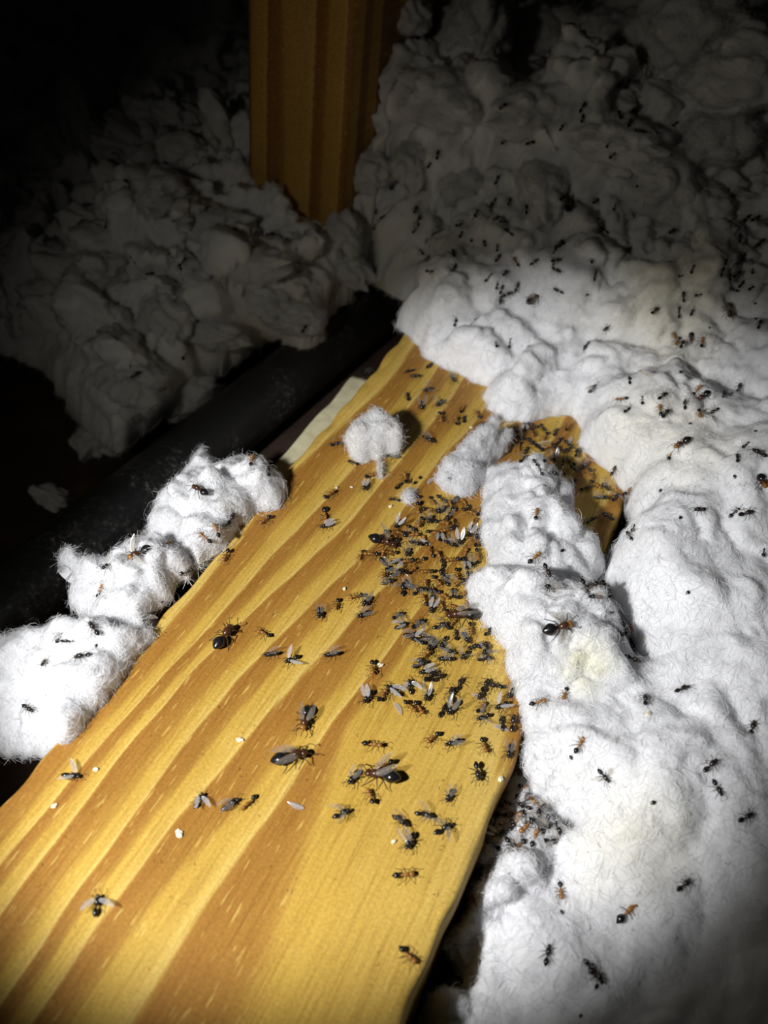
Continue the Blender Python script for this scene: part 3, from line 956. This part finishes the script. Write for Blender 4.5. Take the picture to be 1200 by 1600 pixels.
MALE = dict(s=1.04, head=((0, 1.50, 0.80), (0.42, 0.36, 0.34)), thorax=[((0, 0.62, 0.88), (0.54, 0.76, 0.56)), ((0, -0.20, 0.66), (0.20, 0.2, 0.2)), ((0, -0.46, 0.62), (0.21, 0.17, 0.22))],
            gaster=((0, -1.18, 0.64), (0.52, 0.78, 0.46)), mh=BLACK, mt=BLACK, mg=BLACK, ml=LEGM, ly=1.0, lz=0.55, wing=(3.2, 1.05))
WORKER = dict(s=1.06, head=((0, 1.50, 0.82), (0.50, 0.48, 0.38)), thorax=[((0, 0.60, 0.84), (0.34, 0.58, 0.36)), ((0, -0.02, 0.76), (0.25, 0.32, 0.26)), ((0, -0.36, 0.62), (0.16, 0.18, 0.16)), ((0, -0.58, 0.64), (0.16, 0.14, 0.17))],
              gaster=((0, -1.26, 0.84), (0.55, 0.72, 0.48)), point=0.75, mh=AMBER, mt=AMBER, mg=BLACK, ml=LEGA, ly=0.95, lz=0.55)
QUEEN = dict(s=1.95, head=((0, 1.48, 0.75), (0.46, 0.40, 0.34)), thorax=[((0, 0.70, 0.84), (0.52, 0.68, 0.52)), ((0, -0.02, 0.66), (0.22, 0.25, 0.22)), ((0, -0.26, 0.58), (0.15, 0.15, 0.18))],
             gaster=((0, -1.12, 0.78), (0.76, 0.95, 0.64)), mh=BROWN, mt=BROWN, mg=BLACK, ml=LEGM, ly=1.0, lz=0.5, reach=0.85, wing=(2.7, 0.85))
KINDS = {
    'm': make_kind(MALE), 'n': make_kind(dict(MALE, curl=True)),
    'w': make_kind(WORKER), 'v': make_kind(dict(WORKER, curl=True)),
    'd': make_kind(dict(MALE, mh=DARK, mt=DARK, mg=BLACK, wing=None)), 'e': make_kind(dict(WORKER, mh=DARK, mt=DARK, mg=BLACK, ml=LEGM, curl=True, s=0.95)),
    'q': make_kind(QUEEN), 'k': make_kind(dict(QUEEN, mh=AMBER)),
}
GASTER = mm_mesh('loose_abdomen', merge([ell((0, 0, 0.34), (0.42, 0.62, 0.36), 12, 8, 0.6), tube([(0, 0.55, 0.34), (0.03, 0.8, 0.3)], [0.12, 0.07])]), BLACK)

LANDMARKS = [
    (120, 1340, 'on the lower left end of the board'), (340, 1270, 'on the lower middle of the board'), (640, 1450, 'near the lower right edge of the board'),
    (400, 1010, 'on the left half of the board'), (520, 950, 'on bare grain left of the ant pile'), (590, 1095, 'on the board below the ant pile'),
    (560, 1220, 'among the ants around the striped queen'), (690, 1290, 'on the pale lower right of the board'), (790, 1140, 'at the board edge by the stained clump'),
    (500, 800, 'on the grain below the lone puff'), (350, 850, 'at the left edge of the board'), (650, 740, 'on the board between puff and flake'),
    (590, 700, 'touching the lone puff'), (690, 640, 'on the board above the torn flake'), (650, 580, 'at the far end of the board'),
    (580, 860, 'at the left tip of the ant pile'), (660, 800, 'in the upper part of the ant pile'), (720, 850, 'in the ant pile beside the large clump'),
    (640, 900, 'in the middle of the ant pile'), (700, 950, 'in the ant pile by the stained clump'), (660, 1020, 'in the lower part of the ant pile'), (760, 1050, 'in the loose lower right of the ant pile'),
    (840, 690, 'in the hollow of bare wood behind the clumps'), (920, 740, 'on bare wood by the right bed'), (950, 850, 'in the narrow gap right of the large clump'),
    (950, 970, 'in the crease beside the stained clump'), (800, 1270, 'in the dark gap below the stained clump'), (740, 1380, 'deep in the gap along the board side'), (715, 1510, 'beside the board near the bottom'),
    (850, 880, 'on the large white clump'), (870, 1090, 'on the stained white clump'), (910, 1190, 'on the bed below the stained clump'),
    (1060, 930, 'on the bed near the right edge'), (1080, 1110, 'on the dimming bed at lower right'), (1150, 1240, 'at the right edge, lower part'), (1020, 1280, 'on the smooth lower bed'),
    (880, 1410, 'on the grey bed near the wisp'), (980, 1420, 'on the grey lower right bed'), (920, 1540, 'on the grey bed at the bottom'),
    (720, 510, 'on the bed above the board end'), (790, 450, 'in the ant group above the board end'), (860, 420, 'on the cream bed in the upper middle'), (940, 430, 'on the bed right of the upper middle'),
    (940, 520, 'on the bright bed above the hollow'), (1000, 620, 'on the bright bed right of the hollow'), (1065, 530, 'in the cluster around the round black queen'), (1080, 440, 'on the dimming bed at upper right'),
    (1150, 420, 'in the shadowed group at the right edge'), (1095, 640, 'in the cluster on the right bed'), (1150, 620, 'near the right edge of the bed'), (1170, 700, 'in the dark crease at the right edge'),
    (1040, 750, 'on the bright right bed'), (1170, 830, 'at the right edge, middle height'), (970, 200, 'in the dim creases at upper right'), (880, 200, 'on dim insulation right of the post'), (880, 330, 'on grey insulation left of the bulging tuft'),
    (960, 340, 'just below the bulging tuft'), (1060, 360, 'below the upper right tufts'), (1180, 180, 'near the top right corner'), (780, 330, 'on the dim upper heap'), (650, 300, 'on dim insulation by the post'), (660, 350, 'on the heap above the pipe end'),
    (700, 400, 'on the cream heap above the pipe end'), (590, 340, 'in front of the post foot'), (430, 380, 'on the shadowed heap left of the post'), (250, 420, 'on the shadowed heap at left'), (250, 570, 'on the shadowed insulation by the pipe'), (480, 510, 'on the tuft draped over the pipe'),
    (200, 330, 'on the tallest dim tuft at left'), (110, 1010, 'on the lower left clump'), (45, 1100, 'on the lower left corner of the insulation'), (180, 900, 'on the lumpy clump beside the pipe'), (225, 970, 'tucked between clump and left board edge'), (215, 850, 'against the pipe on the lumpy clump'),
    (310, 880, 'along the left board edge'), (340, 825, 'by the board edge in the ragged clump'), (310, 770, 'in the hollow of the ragged clump'), (395, 720, 'at the pipe end of the ragged clump'),
]
HEADW = ['right', 'upper right', 'up', 'upper left', 'left', 'lower left', 'down', 'lower right']
DESC = {'m': 'black winged ant', 'n': 'black winged ant', 'w': 'amber ant', 'v': 'curled amber ant', 'd': 'dark wingless ant', 'e': 'curled dark ant', 'q': 'large winged queen ant', 'k': 'large queen ant'}
GROUPS = {'m': 'small black winged ants', 'n': 'small black winged ants', 'w': 'amber worker ants', 'v': 'amber worker ants', 'd': 'small dark ants', 'e': 'small dark ants', 'q': 'large queen ants', 'k': 'large queen ants'}
ANT_COUNT = {}


def frame_at(px, py, heading, soft=0.55):
    h = cast(px, py)
    if h is None: return None
    loc, nor, ob = h
    up = (nor.normalized() * (1 - soft) + Vector((0, 0, 1)) * soft).normalized() if ob.name.startswith('insulation') else Vector((0, 0, 1))
    a = math.radians(heading)
    q = Vector(W(px + 6 * math.cos(a), py - 6 * math.sin(a), loc.z)) - Vector(W(px, py, loc.z))
    fwd = (q - up * q.dot(up)).normalized()
    x = fwd.cross(up).normalized()
    Mx = Matrix.Identity(4)
    for r in range(3):
        Mx[r][0] = x[r]; Mx[r][1] = fwd[r]; Mx[r][2] = up[r]; Mx[r][3] = loc[r]
    return Mx, ob


def landmark(px, py):
    return min(LANDMARKS, key=lambda l: (l[0] - px) ** 2 + (l[1] - py) ** 2)[2]


def ant(px, py, kind, heading, label=None, scale=1.0, roll=None, detail=None, wing=None, lift=0.0):
    fr = frame_at(px, py, heading)
    if fr is None: return
    Mx, ob = fr
    K = KINDS[kind]
    if roll is None:
        roll = R.choice((0, 0, 0, 0, 75, -75)) if kind in 'nvde' else 0
        roll += R.uniform(-14, 14)
    Rl = Matrix.Rotation(math.radians(roll), 4, 'Y') @ Matrix.Rotation(math.radians(R.uniform(-8, 8)), 4, 'X')
    cl = K['body'] if abs(roll) > 40 or K['spec'].get('curl') else K['cloud']
    zz = (np.array(Rl.to_3x3()) @ cl.T)[2].min() * scale
    sink = 0.00025 if ob.name.startswith('insulation') else 0.00003
    T = Mx @ Matrix.Translation((0, 0, -zz - sink + lift)) @ Rl @ Matrix.Scale(scale, 4)
    small = 'large' if kind in 'qk' else 'small'
    lab = label or f"{'small ' if kind not in 'qk' else ''}{DESC[kind]} facing {HEADW[int(((heading % 360) + 22.5) // 45) % 8]}, {landmark(px, py)}"
    ANT_COUNT.setdefault(lab, [])
    name = {'m': 'winged_ant', 'n': 'winged_ant', 'q': 'queen_ant', 'k': 'queen_ant'}.get(kind, 'worker_ant')
    bright = detail if detail is not None else True
    if not bright:
        o = link(name, K['one']); o.matrix_world = T
        ANT_COUNT[lab].append((px, o))
        return props(o, lab, 'ant', GROUPS[kind])
    root = link(name, None); root.empty_display_size = 0.001
    root.matrix_world = T
    props(root, lab, 'ant', GROUPS[kind])
    ANT_COUNT[lab].append((px, root))
    made = []
    for (nm, me_, par) in K['parts']:
        made.append(link(nm, me_, root if par is None else made[par]))
    if K['wings'] and wing != 'none':
        wm, vm, rt = K['wings']
        pose = wing or R.choice(('fold', 'fold', 'spread', 'up', 'side'))
        mi = R.choice((0, 0, 0, 0, 1))
        if pose == 'milky': pose, mi = 'spread', 1
        for sg in (-1, 1):
            if pose == 'fold': ang, tl = sg * R.uniform(2, 16), 6
            elif pose == 'spread': ang, tl = sg * R.uniform(35, 70), 12
            elif pose == 'up': ang, tl = sg * R.uniform(8, 30), R.uniform(35, 60)
            else: ang, tl = R.uniform(25, 60) + sg * 12, 10
            # wings point back (-Y); tilt lifts the tip
            L_ = Matrix.Translation(Vector(rt) * MM * Vector((sg, 1, 1)) if False else Vector((rt[0] * sg, rt[1], rt[2])) * MM) \
                @ Matrix.Rotation(math.radians(ang), 4, 'Z') @ Matrix.Rotation(math.radians(-tl), 4, 'X') @ Matrix.Rotation(math.radians(R.uniform(-15, 15)), 4, 'Y')
            if sg < 0: L_ = L_ @ Matrix.Scale(-1, 4, Vector((1, 0, 0)))
            w_ = link('wing', wm[mi], root, L_)
            if kind in 'qk': link('vein', vm, w_)
    return root


def gaster(px, py, heading, scale=1.0):
    fr = frame_at(px, py, heading)
    if fr is None: return
    o = link('loose_abdomen', GASTER); o.matrix_world = fr[0] @ Matrix.Scale(scale, 4)
    lab = f'loose black ant abdomen {landmark(px, py)}'
    ANT_COUNT.setdefault(lab, []).append((px, o))
    props(o, lab, 'ant part', 'loose ant abdomens')


# --- the big queens, one by one
for a in [
    (349, 1001, 'q', 52, 'large queen ant with round black abdomen, left of the board middle', 'none', 1.0),
    (476, 1127, 'k', -103, 'large queen ant with orange head pointing down, mid board', 'fold', 0.85),
    (453, 1190, 'q', 14, 'large queen ant lying sideways with folded wings, below the orange-headed queen', 'fold', 1.05),
    (597, 1218, 'q', 168, 'large queen ant with pale banded abdomen and one hanging wing', 'side', 1.0),
    (596, 853, 'q', -12, 'large black queen ant with raised white wings, left tip of the ant pile', 'up', 1.0),
    (722, 968, 'q', 178, 'reddish queen ant with long glossy wings, beside the stained clump', 'fold', 1.1),
    (868, 982, 'k', 14, 'large queen ant with red-brown head, on top of the stained clump', 'spread', 1.0),
    (1066, 696, 'k', 197, 'wingless red-brown queen ant on the bright right bed', 'none', 0.72),
    (832, 470, 'q', 28, 'queen ant with shiny folded wings on the upper middle bed', 'fold', 0.85),
    (890, 328, 'q', 55, 'dark queen ant in the dim upper middle of the insulation', 'none', 0.95),
    (1136, 489, 'q', -75, 'queen ant with one wing out, near the right edge in shade', 'side', 0.8),
    (1080, 531, 'q', -92, 'queen ant with round black abdomen in the right hand cluster', 'none', 0.62),
    (1098, 622, 'q', 205, 'wingless queen ant in the middle of the cluster on the right bed', 'none', 0.72),
    (1189, 760, 'k', -80, 'dark red queen ant cut off by the right edge', 'none', 0.9),
    (221, 866, 'k', 193, 'queen ant with shiny black abdomen resting against the pipe', 'spread', 0.85),
    (222, 840, 'q', 220, 'red-brown winged queen ant above its neighbour by the pipe', 'fold', 0.85),
    (313, 770, 'q', 150, 'crumpled red-brown queen ant in the hollow of the ragged clump', 'none', 0.7),
    (980, 1426, 'v', 45, 'big dark amber ant on the grey lower right bed', 'none', 1.6),
    (508, 806, 'v', -85, 'stout amber ant with banded dark abdomen below the lone puff', 'none', 1.45),
]:
    ant(a[0], a[1], a[2], a[3], a[4], a[6], roll=R.uniform(-10, 10), wing=a[5])

# --- the rest: pixel x, y, kind, heading (degrees, 0 = right, 90 = up)
ANTS = '''
510 825 m 200;497 962 m -90;526 947 w -110;557 935 w 190;573 945 m -120;567 963 m 210;413 993 w 160;425 1027 m 190;456 1033 m 205;519 1028 m 190
582 1047 w -90;576 1093 m -125;596 1092 w 58;614 1083 m 150;640 1076 m 100;638 1108 w -40;653 1109 w -60;677 1155 w 215;707 1163 m 200;580 1169 w -10
755 1167 w -75;795 1176 m -100;745 1209 d -80;553 1218 m -125;603 1199 w 200;579 1250 w 110;533 1275 m 20;623 1287 m -35;660 1279 m -10;690 1298 m 30
641 1318 m -115;702 1246 m -115;629 1370 w 5;636 1494 w -45;310 1254 m 60;360 1260 n 30;395 1259 v 220;111 1215 n -10;151 1418 m 80
353 871 w -120;415 816 w -150;512 777 w 35;571 765 m -110;578 747 w 20;523 697 m 10;553 724 e 160;613 716 m 170;633 752 w 100;622 761 e 40;617 780 e 170;649 777 n 175
573 586 m 190;642 583 d 200;649 591 d 190;670 573 e 40;706 594 m -60;637 622 e 100;668 612 m 200;658 635 n -90;687 634 m 222;688 656 w -80;721 641 v 60;711 662 w 100;724 657 e 80;746 652 w 120;750 663 e 200;667 691 m -40
702 744 e 110;688 800 m 215;775 1075 d 170;757 1075 d 60;752 1087 d 240;798 1085 m 240;784 1106 m 205;756 1123 m 200;789 1133 d 90;801 1134 d 80;750 1112 w 60
722 1073 d 60;704 1090 d 80;707 1110 m 235;686 1110 d 60;668 1090 m 250;672 1062 m 40;696 1033 m 180;700 1020 m -30;660 1030 w 40;655 1043 m 20;665 1052 m 200;684 1062 m 30;742 1012 e 190;750 1009 e 10;757 1020 m 240;755 1034 m 10;727 1000 m -60;713 995 e 90
708 505 d 65;775 539 e 100;797 537 e 90;658 395 w 130;668 406 d 20;672 424 e -20;808 411 w 120;836 412 m 10;868 409 d 5;869 424 d -30;924 410 d 80;933 433 d 70;806 450 d 90;872 455 d 160;1021 489 d 40;950 512 d 200;920 541 d 220
1065 432 e 0;1083 422 e 45;1068 465 d 100;1092 460 e 10;1060 489 e 110;1077 487 d 90;1051 521 v -60;1057 534 w 240;1066 542 d 60;1095 539 w 90;980 596 d 110;927 610 m 20;973 627 w 170;976 640 d 40;1004 627 e 90;1034 622 d 30;1032 645 w 100;1074 634 d 80;1126 617 d 90;1153 610 d 65
1089 612 v 30;1094 650 w -80;1114 641 d 200;1040 650 d 40;961 737 d 30;985 771 w 15;1165 697 e 40;1156 718 e 90;1185 712 d 160;1047 713 v 60;1143 800 e 30;1163 805 d 10;1093 800 d 190;1193 863 e 90
1130 408 d 80;1125 425 d 130;1146 416 d 10;1149 430 d 50;1155 443 d 40;1171 449 d 25;1146 455 d 160;1176 423 e 80;1159 399 d 60;1166 377 e 100;1178 387 d 20;1190 383 d 20;1168 344 d 20;1178 341 d 10;1050 367 d 30;1187 510 d 60;1152 372 d 120;1136 433 d 120
793 366 d 160;822 330 d 90;875 308 d 60;929 317 d 30;759 382 d 90;780 388 e 70;778 405 d 40;773 446 e 60;764 435 e 20;788 430 d 45;784 454 d 60;793 461 d 10;778 466 d -70;863 392 d 80;880 386 d 10;770 318 d 230;745 335 e 60;774 342 e 30;786 347 e 10;793 317 d 90
684 245 d 70;675 258 d 20;612 294 e 60;647 330 d 70;652 346 d 120;648 361 e 40;588 328 e 90;597 340 e 30;585 353 e 60;716 352 e 20;721 368 d 45;737 374 e 90;708 398 d -80;706 419 d 60
967 138 d 50;980 133 d 60;907 168 d 40;908 188 d 80;880 202 d 40;828 220 d 10;967 183 d 120;984 197 d 40;1000 207 d 170;1028 215 d 20;953 227 e 70;956 243 d 50;1052 192 e 20;1188 177 e 20;963 325 d 90;947 358 e 150;875 384 d 10;983 395 d 110;788 170 d 30;787 222 d 40;780 283 d 60
423 367 d 0;431 366 e 180;208 412 d 130;233 428 d 10;282 420 d -40;285 410 e 30;192 285 d -30;170 350 e 40;245 555 d 10;290 558 d 80;213 588 d 20;255 613 e 30;477 515 d 30
148 984 d 130;93 1000 d 60;108 1007 e 180;74 1032 n 220;132 1028 d 180;45 1109 d -35;172 887 m 200;158 925 v 60;262 854 v 30;225 972 n 160;231 962 m 30;284 908 m 15;290 894 e 20;303 874 n 0;337 832 w 120;321 842 w 150;344 823 e 20;360 814 d 60;392 723 w 80;415 737 e 90
834 873 w 38;854 893 d -60;838 806 w 80;883 1086 w -110;840 1101 w 10;904 1166 w 55;1008 1098 d 90;1067 1082 d 8;1175 1140 d 70;1109 1199 d 40;943 1214 m -50;1163 1278 d 30;1120 1232 d -60;876 1393 w -85;1067 1385 d 40;924 1508 d -50;931 1522 d -60;855 1493 d 80;963 988 d -40;974 984 e 60;973 997 e 20;986 989 w 60;1013 1024 e 30;967 972 e 10;987 1031 d -20
921 921 n 60;935 915 d 200;912 918 d -50;904 905 e 100;930 935 m 180;858 920 n 160;948 812 d 150;925 818 d 20;955 838 e 30;990 825 e 60;985 838 n 120
742 1398 v -60;745 1385 n 60;720 1530 d -40;778 1343 d 60;708 1515 e 40;
'''
DIM = lambda x, y: (y < 300 or (x < 470 and y < 620) or (x > 1110 and y < 470))
for line in ANTS.replace('\n', ';').split(';'):
    t = line.split()
    if len(t) != 4: continue
    x, y, k, a = float(t[0]), float(t[1]), t[2], float(t[3])
    ant(x, y, k, a, scale=R.uniform(0.92, 1.12), detail=not DIM(x, y))

# --- the crowded places, ants lying where the photograph shows them thick
def in_poly(x, y, poly):
    c = False
    for i in range(len(poly)):
        (x1, y1), (x2, y2) = poly[i], poly[i - 1]
        if (y1 > y) != (y2 > y) and x < (x2 - x1) * (y - y1) / (y2 - y1) + x1: c = not c
    return c


def crowd(poly, gap, tries, kinds, taken):
    xs_, ys_ = [p[0] for p in poly], [p[1] for p in poly]
    for _ in range(tries):
        x, y = R.uniform(min(xs_), max(xs_)), R.uniform(min(ys_), max(ys_))
        if not in_poly(x, y, poly): continue
        if any((x - u) ** 2 + (y - v) ** 2 < gap * gap for u, v in taken): continue
        taken.append((x, y))
        ant(x, y, R.choice(kinds), R.uniform(0, 360), scale=R.uniform(0.9, 1.1))


taken = []
for line in ANTS.replace('\n', ';').split(';'):
    t = line.split()
    if len(t) == 4: taken.append((float(t[0]), float(t[1])))
taken += [(596, 853), (583, 856), (722, 968), (745, 970)]
crowd([(560, 868), (590, 838), (640, 805), (665, 778), (715, 782), (752, 800), (745, 890), (722, 918), (735, 962), (700, 965), (640, 930), (608, 925), (585, 880)], 13.2, 900, 'mmmnnwwwvvwe', taken)
crowd([(610, 960), (700, 975), (760, 985), (778, 1010), (730, 1030), (640, 1010)], 16, 200, 'mmnwe', taken)
crowd([(798, 668), (880, 655), (905, 705), (925, 745), (890, 750), (840, 735), (800, 720)], 12.5, 300, 'mnnwvde', taken)
crowd([(880, 745), (930, 738), (985, 790), (985, 850), (965, 835), (955, 790), (915, 775)], 15, 160, 'mnwvde', taken)
crowd([(815, 1205), (850, 1270), (875, 1300), (835, 1325), (765, 1335), (780, 1270)], 11.5, 260, 'mnwvvde', taken)

# --- loose abdomens
for x, y, a in ((648, 756, 60), (656, 748, 80), (658, 786, 20), (917, 462, 10), (1108, 513, 40), (1063, 583, 40), (1078, 663, 0), (1032, 768, 30), (1148, 746, 100), (1180, 675, 0), (934, 343, 60), (1180, 475, 0),
                (1181, 500, 60), (253, 942, 10), (878, 862, 30), (955, 957, 20), (1075, 927, 30), (893, 1185, 120), (1020, 1255, 20), (878, 1427, 120), (932, 1543, 60), (907, 1588, 60), (1062, 810, 40), (150, 1010, 60), (995, 293, 80)):
    gaster(x, y, a, R.uniform(0.8, 1.15))

# look-alikes facing the same way at the same spot: tell them apart by their order
ORD = {2: ['left', 'right'], 3: ['leftmost', 'middle', 'rightmost'], 4: ['leftmost', 'second', 'third', 'rightmost'], 5: ['leftmost', 'second', 'middle', 'fourth', 'rightmost'], 6: ['leftmost', 'second', 'third', 'fourth', 'fifth', 'rightmost']}
for lab, lst in ANT_COUNT.items():
    if len(lst) in ORD:
        for w_, (x_, o_) in zip(ORD[len(lst)], sorted(lst, key=lambda t: t[0])):
            o_['label'] = w_ + ' ' + lab.replace('small ', '', 1)

# --- loose wings, crumbs, a straw
W_LOOSE = mm_mesh('loose_wing', wing_shape(3.6, 1.2), WING2)
for x, y, a, ph in ((475, 1264, 160, 'apart on the board above the middle winged ants'), (668, 758, 40, 'below the torn flake'), (691, 848, 10, 'in the upper right of the ant pile'), (707, 845, -40, 'between black ants in the pile'),
                    (672, 852, 150, 'broad and white in the ant pile'), (641, 843, 120, 'upright at the left of the ant pile'), (770, 1136, -20, 'below the loose lower pile'), (737, 1086, -30, 'flat and clear in the loose lower pile'),
                    (240, 963, 30, 'at the left board edge by the clump'), (797, 1278, 60, 'glinting in the dark gap'), (92, 1028, 10, 'on the lower left clump'), (890, 695, 70, 'in the hollow behind the clumps'), (615, 1100, -60, 'below the ant pile')):
    fr = frame_at(x, y, a + 180)
    if fr:
        o = link('loose_wing', W_LOOSE); o.matrix_world = fr[0] @ Matrix.Translation((0, 0, 0.0004)) @ Matrix.Rotation(R.uniform(-0.3, 0.3), 4, 'Y')
        props(o, 'clear shed insect wing ' + ph, 'wing', 'shed wings')


def crumb_mesh(seed):
    bm = bmesh.new(); bmesh.ops.create_icosphere(bm, subdivisions=2, radius=0.0005)
    for v in bm.verts:
        q = v.co * 2600
        v.co *= 1 + 0.5 * float(perlin(q.x, q.y, q.z + seed))
    me_ = bpy.data.meshes.new('crumb'); bm.to_mesh(me_); bm.free(); me_.materials.append(CRUMB)
    return me_


CM = [crumb_mesh(2.2), crumb_mesh(9.1)]
for i, (x, y, s, ph) in enumerate(((375, 1157, 1.1, 'on the brown band above the lower winged ants'), (150, 1203, 0.9, 'near the left bug on the board'), (85, 1260, 0.9, 'at the far left of the board'), (615, 1316, 0.9, 'below the middle winged ants'),
                                   (782, 1218, 1.0, 'by the right board edge'), (538, 921, 0.9, 'left of the ant pile'), (280, 1303, 1.3, 'on the lower middle of the board'), (526, 763, 0.7, 'below the lone puff'), (549, 762, 0.6, 'right of the crumb below the puff'),
                                   (594, 1040, 1.1, 'below the ant pile'), (736, 669, 0.8, 'above the torn flake'), (610, 792, 0.9, 'under the tiny insulation crumb'), (1006, 1000, 1.0, 'in the crease by the stained clump'), (1012, 1117, 1.1, 'on the right bed'))):
    fr = frame_at(x, y, 20 * i)
    if fr:
        o = link('crumb', CM[i % 2]); o.matrix_world = fr[0] @ Matrix.Translation((0, 0, 0.00025)) @ Matrix.Diagonal((s, s * 1.4, s * 0.8, 1))
        props(o, 'tiny pale crumb ' + ph, 'crumb', 'crumbs on board and insulation')
fr = frame_at(1008, 586, -28)
if fr:
    o = link('straw', mesh_from('straw', *[np.array(tube([(0, -2.6, 0.3), (0.1, -0.8, 0.5), (0, 1, 0.4), (-0.2, 2.6, 0.2)], [0.07, 0.09, 0.08, 0.04], 5)[0]) * MM, tube([(0, -2.6, 0.3), (0.1, -0.8, 0.5), (0, 1, 0.4), (-0.2, 2.6, 0.2)], [0.07, 0.09, 0.08, 0.04], 5)[1]], STRAW))
    o.matrix_world = fr[0]
    props(o, 'thin yellow straw lying on the bright bed', 'straw')

# --- uncountable specks: leg fragments and frass
sv, sf = [], []
def speck(px, py, ln, th):
    fr = frame_at(px, py, R.uniform(0, 360))
    if fr is None or fr[1].name.startswith(('winged', 'worker', 'queen', 'loose', 'crumb', 'leg', 'wing', 'head', 'thorax', 'gaster', 'antenna')): return
    v, f = tube([(-ln * 0.5, 0, 0.05), (0, ln * R.uniform(-0.4, 0.4), 0.12), (ln * 0.5, 0, 0.05)], [th, th, th * 0.6], 3)
    k = len(sv)
    for p in v: sv.append(tuple(fr[0] @ (Vector(p) * MM)))
    for q in f: sf.append(tuple(i + k for i in q))
for _ in range(330):
    speck(R.uniform(640, 1190), R.uniform(380, 1500), R.uniform(0.3, 1.3), R.uniform(0.025, 0.06))
for _ in range(60):
    speck(R.gauss(690, 90), R.gauss(930, 110), R.uniform(0.3, 1.0), R.uniform(0.025, 0.06))
for _ in range(50):
    speck(R.uniform(60, 700), R.uniform(900, 1560), R.uniform(0.25, 0.9), R.uniform(0.025, 0.06))
o = link('ant_debris', mesh_from('ant_debris', np.array(sv), sf, LEGM))
props(o, 'tiny dark leg fragments and specks strewn over board and insulation', 'debris', kind='stuff')
#ANTS_END
#FIBRES_BEGIN
# ------------------------------------------------------------------ fuzz: loose fibres of every piece of insulation
def fibre_mesh(name, P0, N0, dd, count, unit=1.0, seed=0):
    g = np.random.default_rng(seed)
    w = np.ones(len(P0))
    if dd is not None: w *= 0.6 + 1.6 * np.exp(-np.maximum(dd, 0) / 0.004)
    w *= g_weight(P0) if unit == 1.0 else 1.0
    idx = g.choice(len(P0), size=count, p=w / w.sum())
    p = P0[idx]; n = N0[idx]
    sc_ = unit
    up = np.where(np.abs(n[:, 2:3]) < 0.9, np.array([[0, 0, 1.0]]), np.array([[1.0, 0, 0]]))
    t1 = np.cross(up, n); t1 /= np.linalg.norm(t1, axis=1)[:, None] + 1e-9
    t2 = np.cross(n, t1)
    k = 1 / (0.016 * sc_) if unit == 1.0 else 1.6
    ang = 5.0 * perlin(p[:, 0] * k, p[:, 1] * k, p[:, 2] * k + seed) + g.normal(0, 1.0, count)
    t = t1 * np.cos(ang)[:, None] + t2 * np.sin(ang)[:, None]
    b = np.cross(n, t)
    edge = np.exp(-np.maximum(dd[idx], 0) / 0.003) if dd is not None else np.zeros(count)
    L = g.uniform(0.0016, 0.0052, count) * (1 + 0.2 * edge) * sc_
    liftv = (np.abs(g.normal(0, 0.00026, count)) + 0.00005) * sc_
    wild = g.random(count) < 0.10
    liftv = np.where(wild, liftv * 3.0, liftv)
    bend = g.normal(0, 0.30, count)
    wid = g.uniform(0.000025, 0.000065, count) * sc_
    pts = []
    for s in (0.0, 0.36, 0.7, 1.0):
        c = p + t * (L * (s - 0.45))[:, None] + b * (L * bend * (s - 0.45) ** 2 * 2)[:, None] + n * (liftv * (0.25 + 0.9 * np.sin(s * 2.7)) + 0.00004 * sc_ - 0.0002 * sc_ * (s == 0))[:, None]
        pts.append(c)
    tilt = g.uniform(-0.9, 0.9, count)
    wdv = b * np.cos(tilt)[:, None] + n * np.sin(tilt)[:, None]
    V = np.empty((count, 8, 3))
    for i, c in enumerate(pts):
        ww = wid * (1.0, 1.0, 0.8, 0.3)[i]
        V[:, 2 * i] = c - wdv * ww[:, None]; V[:, 2 * i + 1] = c + wdv * ww[:, None]
    base = (np.arange(count) * 8)[:, None]
    Q = np.stack([base + np.array([[2 * i, 2 * i + 1, 2 * i + 3, 2 * i + 2]]) for i in range(3)], 1).reshape(-1, 4)
    return mesh_from(name, V.reshape(-1, 3), Q, FIBRE)


def g_weight(P0):
    """more fibres where the photograph looks closely"""
    d = np.sqrt(P0[:, 0] ** 2 + P0[:, 1] ** 2 + (P0[:, 2] - CAM_H) ** 2)
    return np.clip(0.45 - d, 0.04, 0.3) ** 1.2 * (P0[:, 1] > 0.0)


for k, (o, V, dd, nf, _) in enumerate(FLUFFS):
    me_ = o.data
    nv = np.empty(len(me_.vertices) * 3, np.float32); me_.vertex_normals.foreach_get('vector', nv)
    nv = nv.reshape(-1, 3)[:len(V)]
    f_ = link('loose_fibres', fibre_mesh('loose_fibres', np.asarray(V), nv.astype(float), dd, nf, 1.0, 100 + k), o)
    props(f_, kind='stuff')
TF = []
for k, me_ in enumerate(TUFTS):
    nv = np.empty(len(me_.vertices) * 3, np.float32); me_.vertex_normals.foreach_get('vector', nv)
    co = np.empty(len(me_.vertices) * 3, np.float32); me_.vertices.foreach_get('co', co)
    TF.append(fibre_mesh('loose_fibres', co.reshape(-1, 3).astype(float), nv.reshape(-1, 3).astype(float), None, 5000, 100.0, 300 + k))
for o in TUFT_OBS:
    f_ = link('loose_fibres', TF[TUFTS.index(o.data)], o); props(f_, kind='stuff')
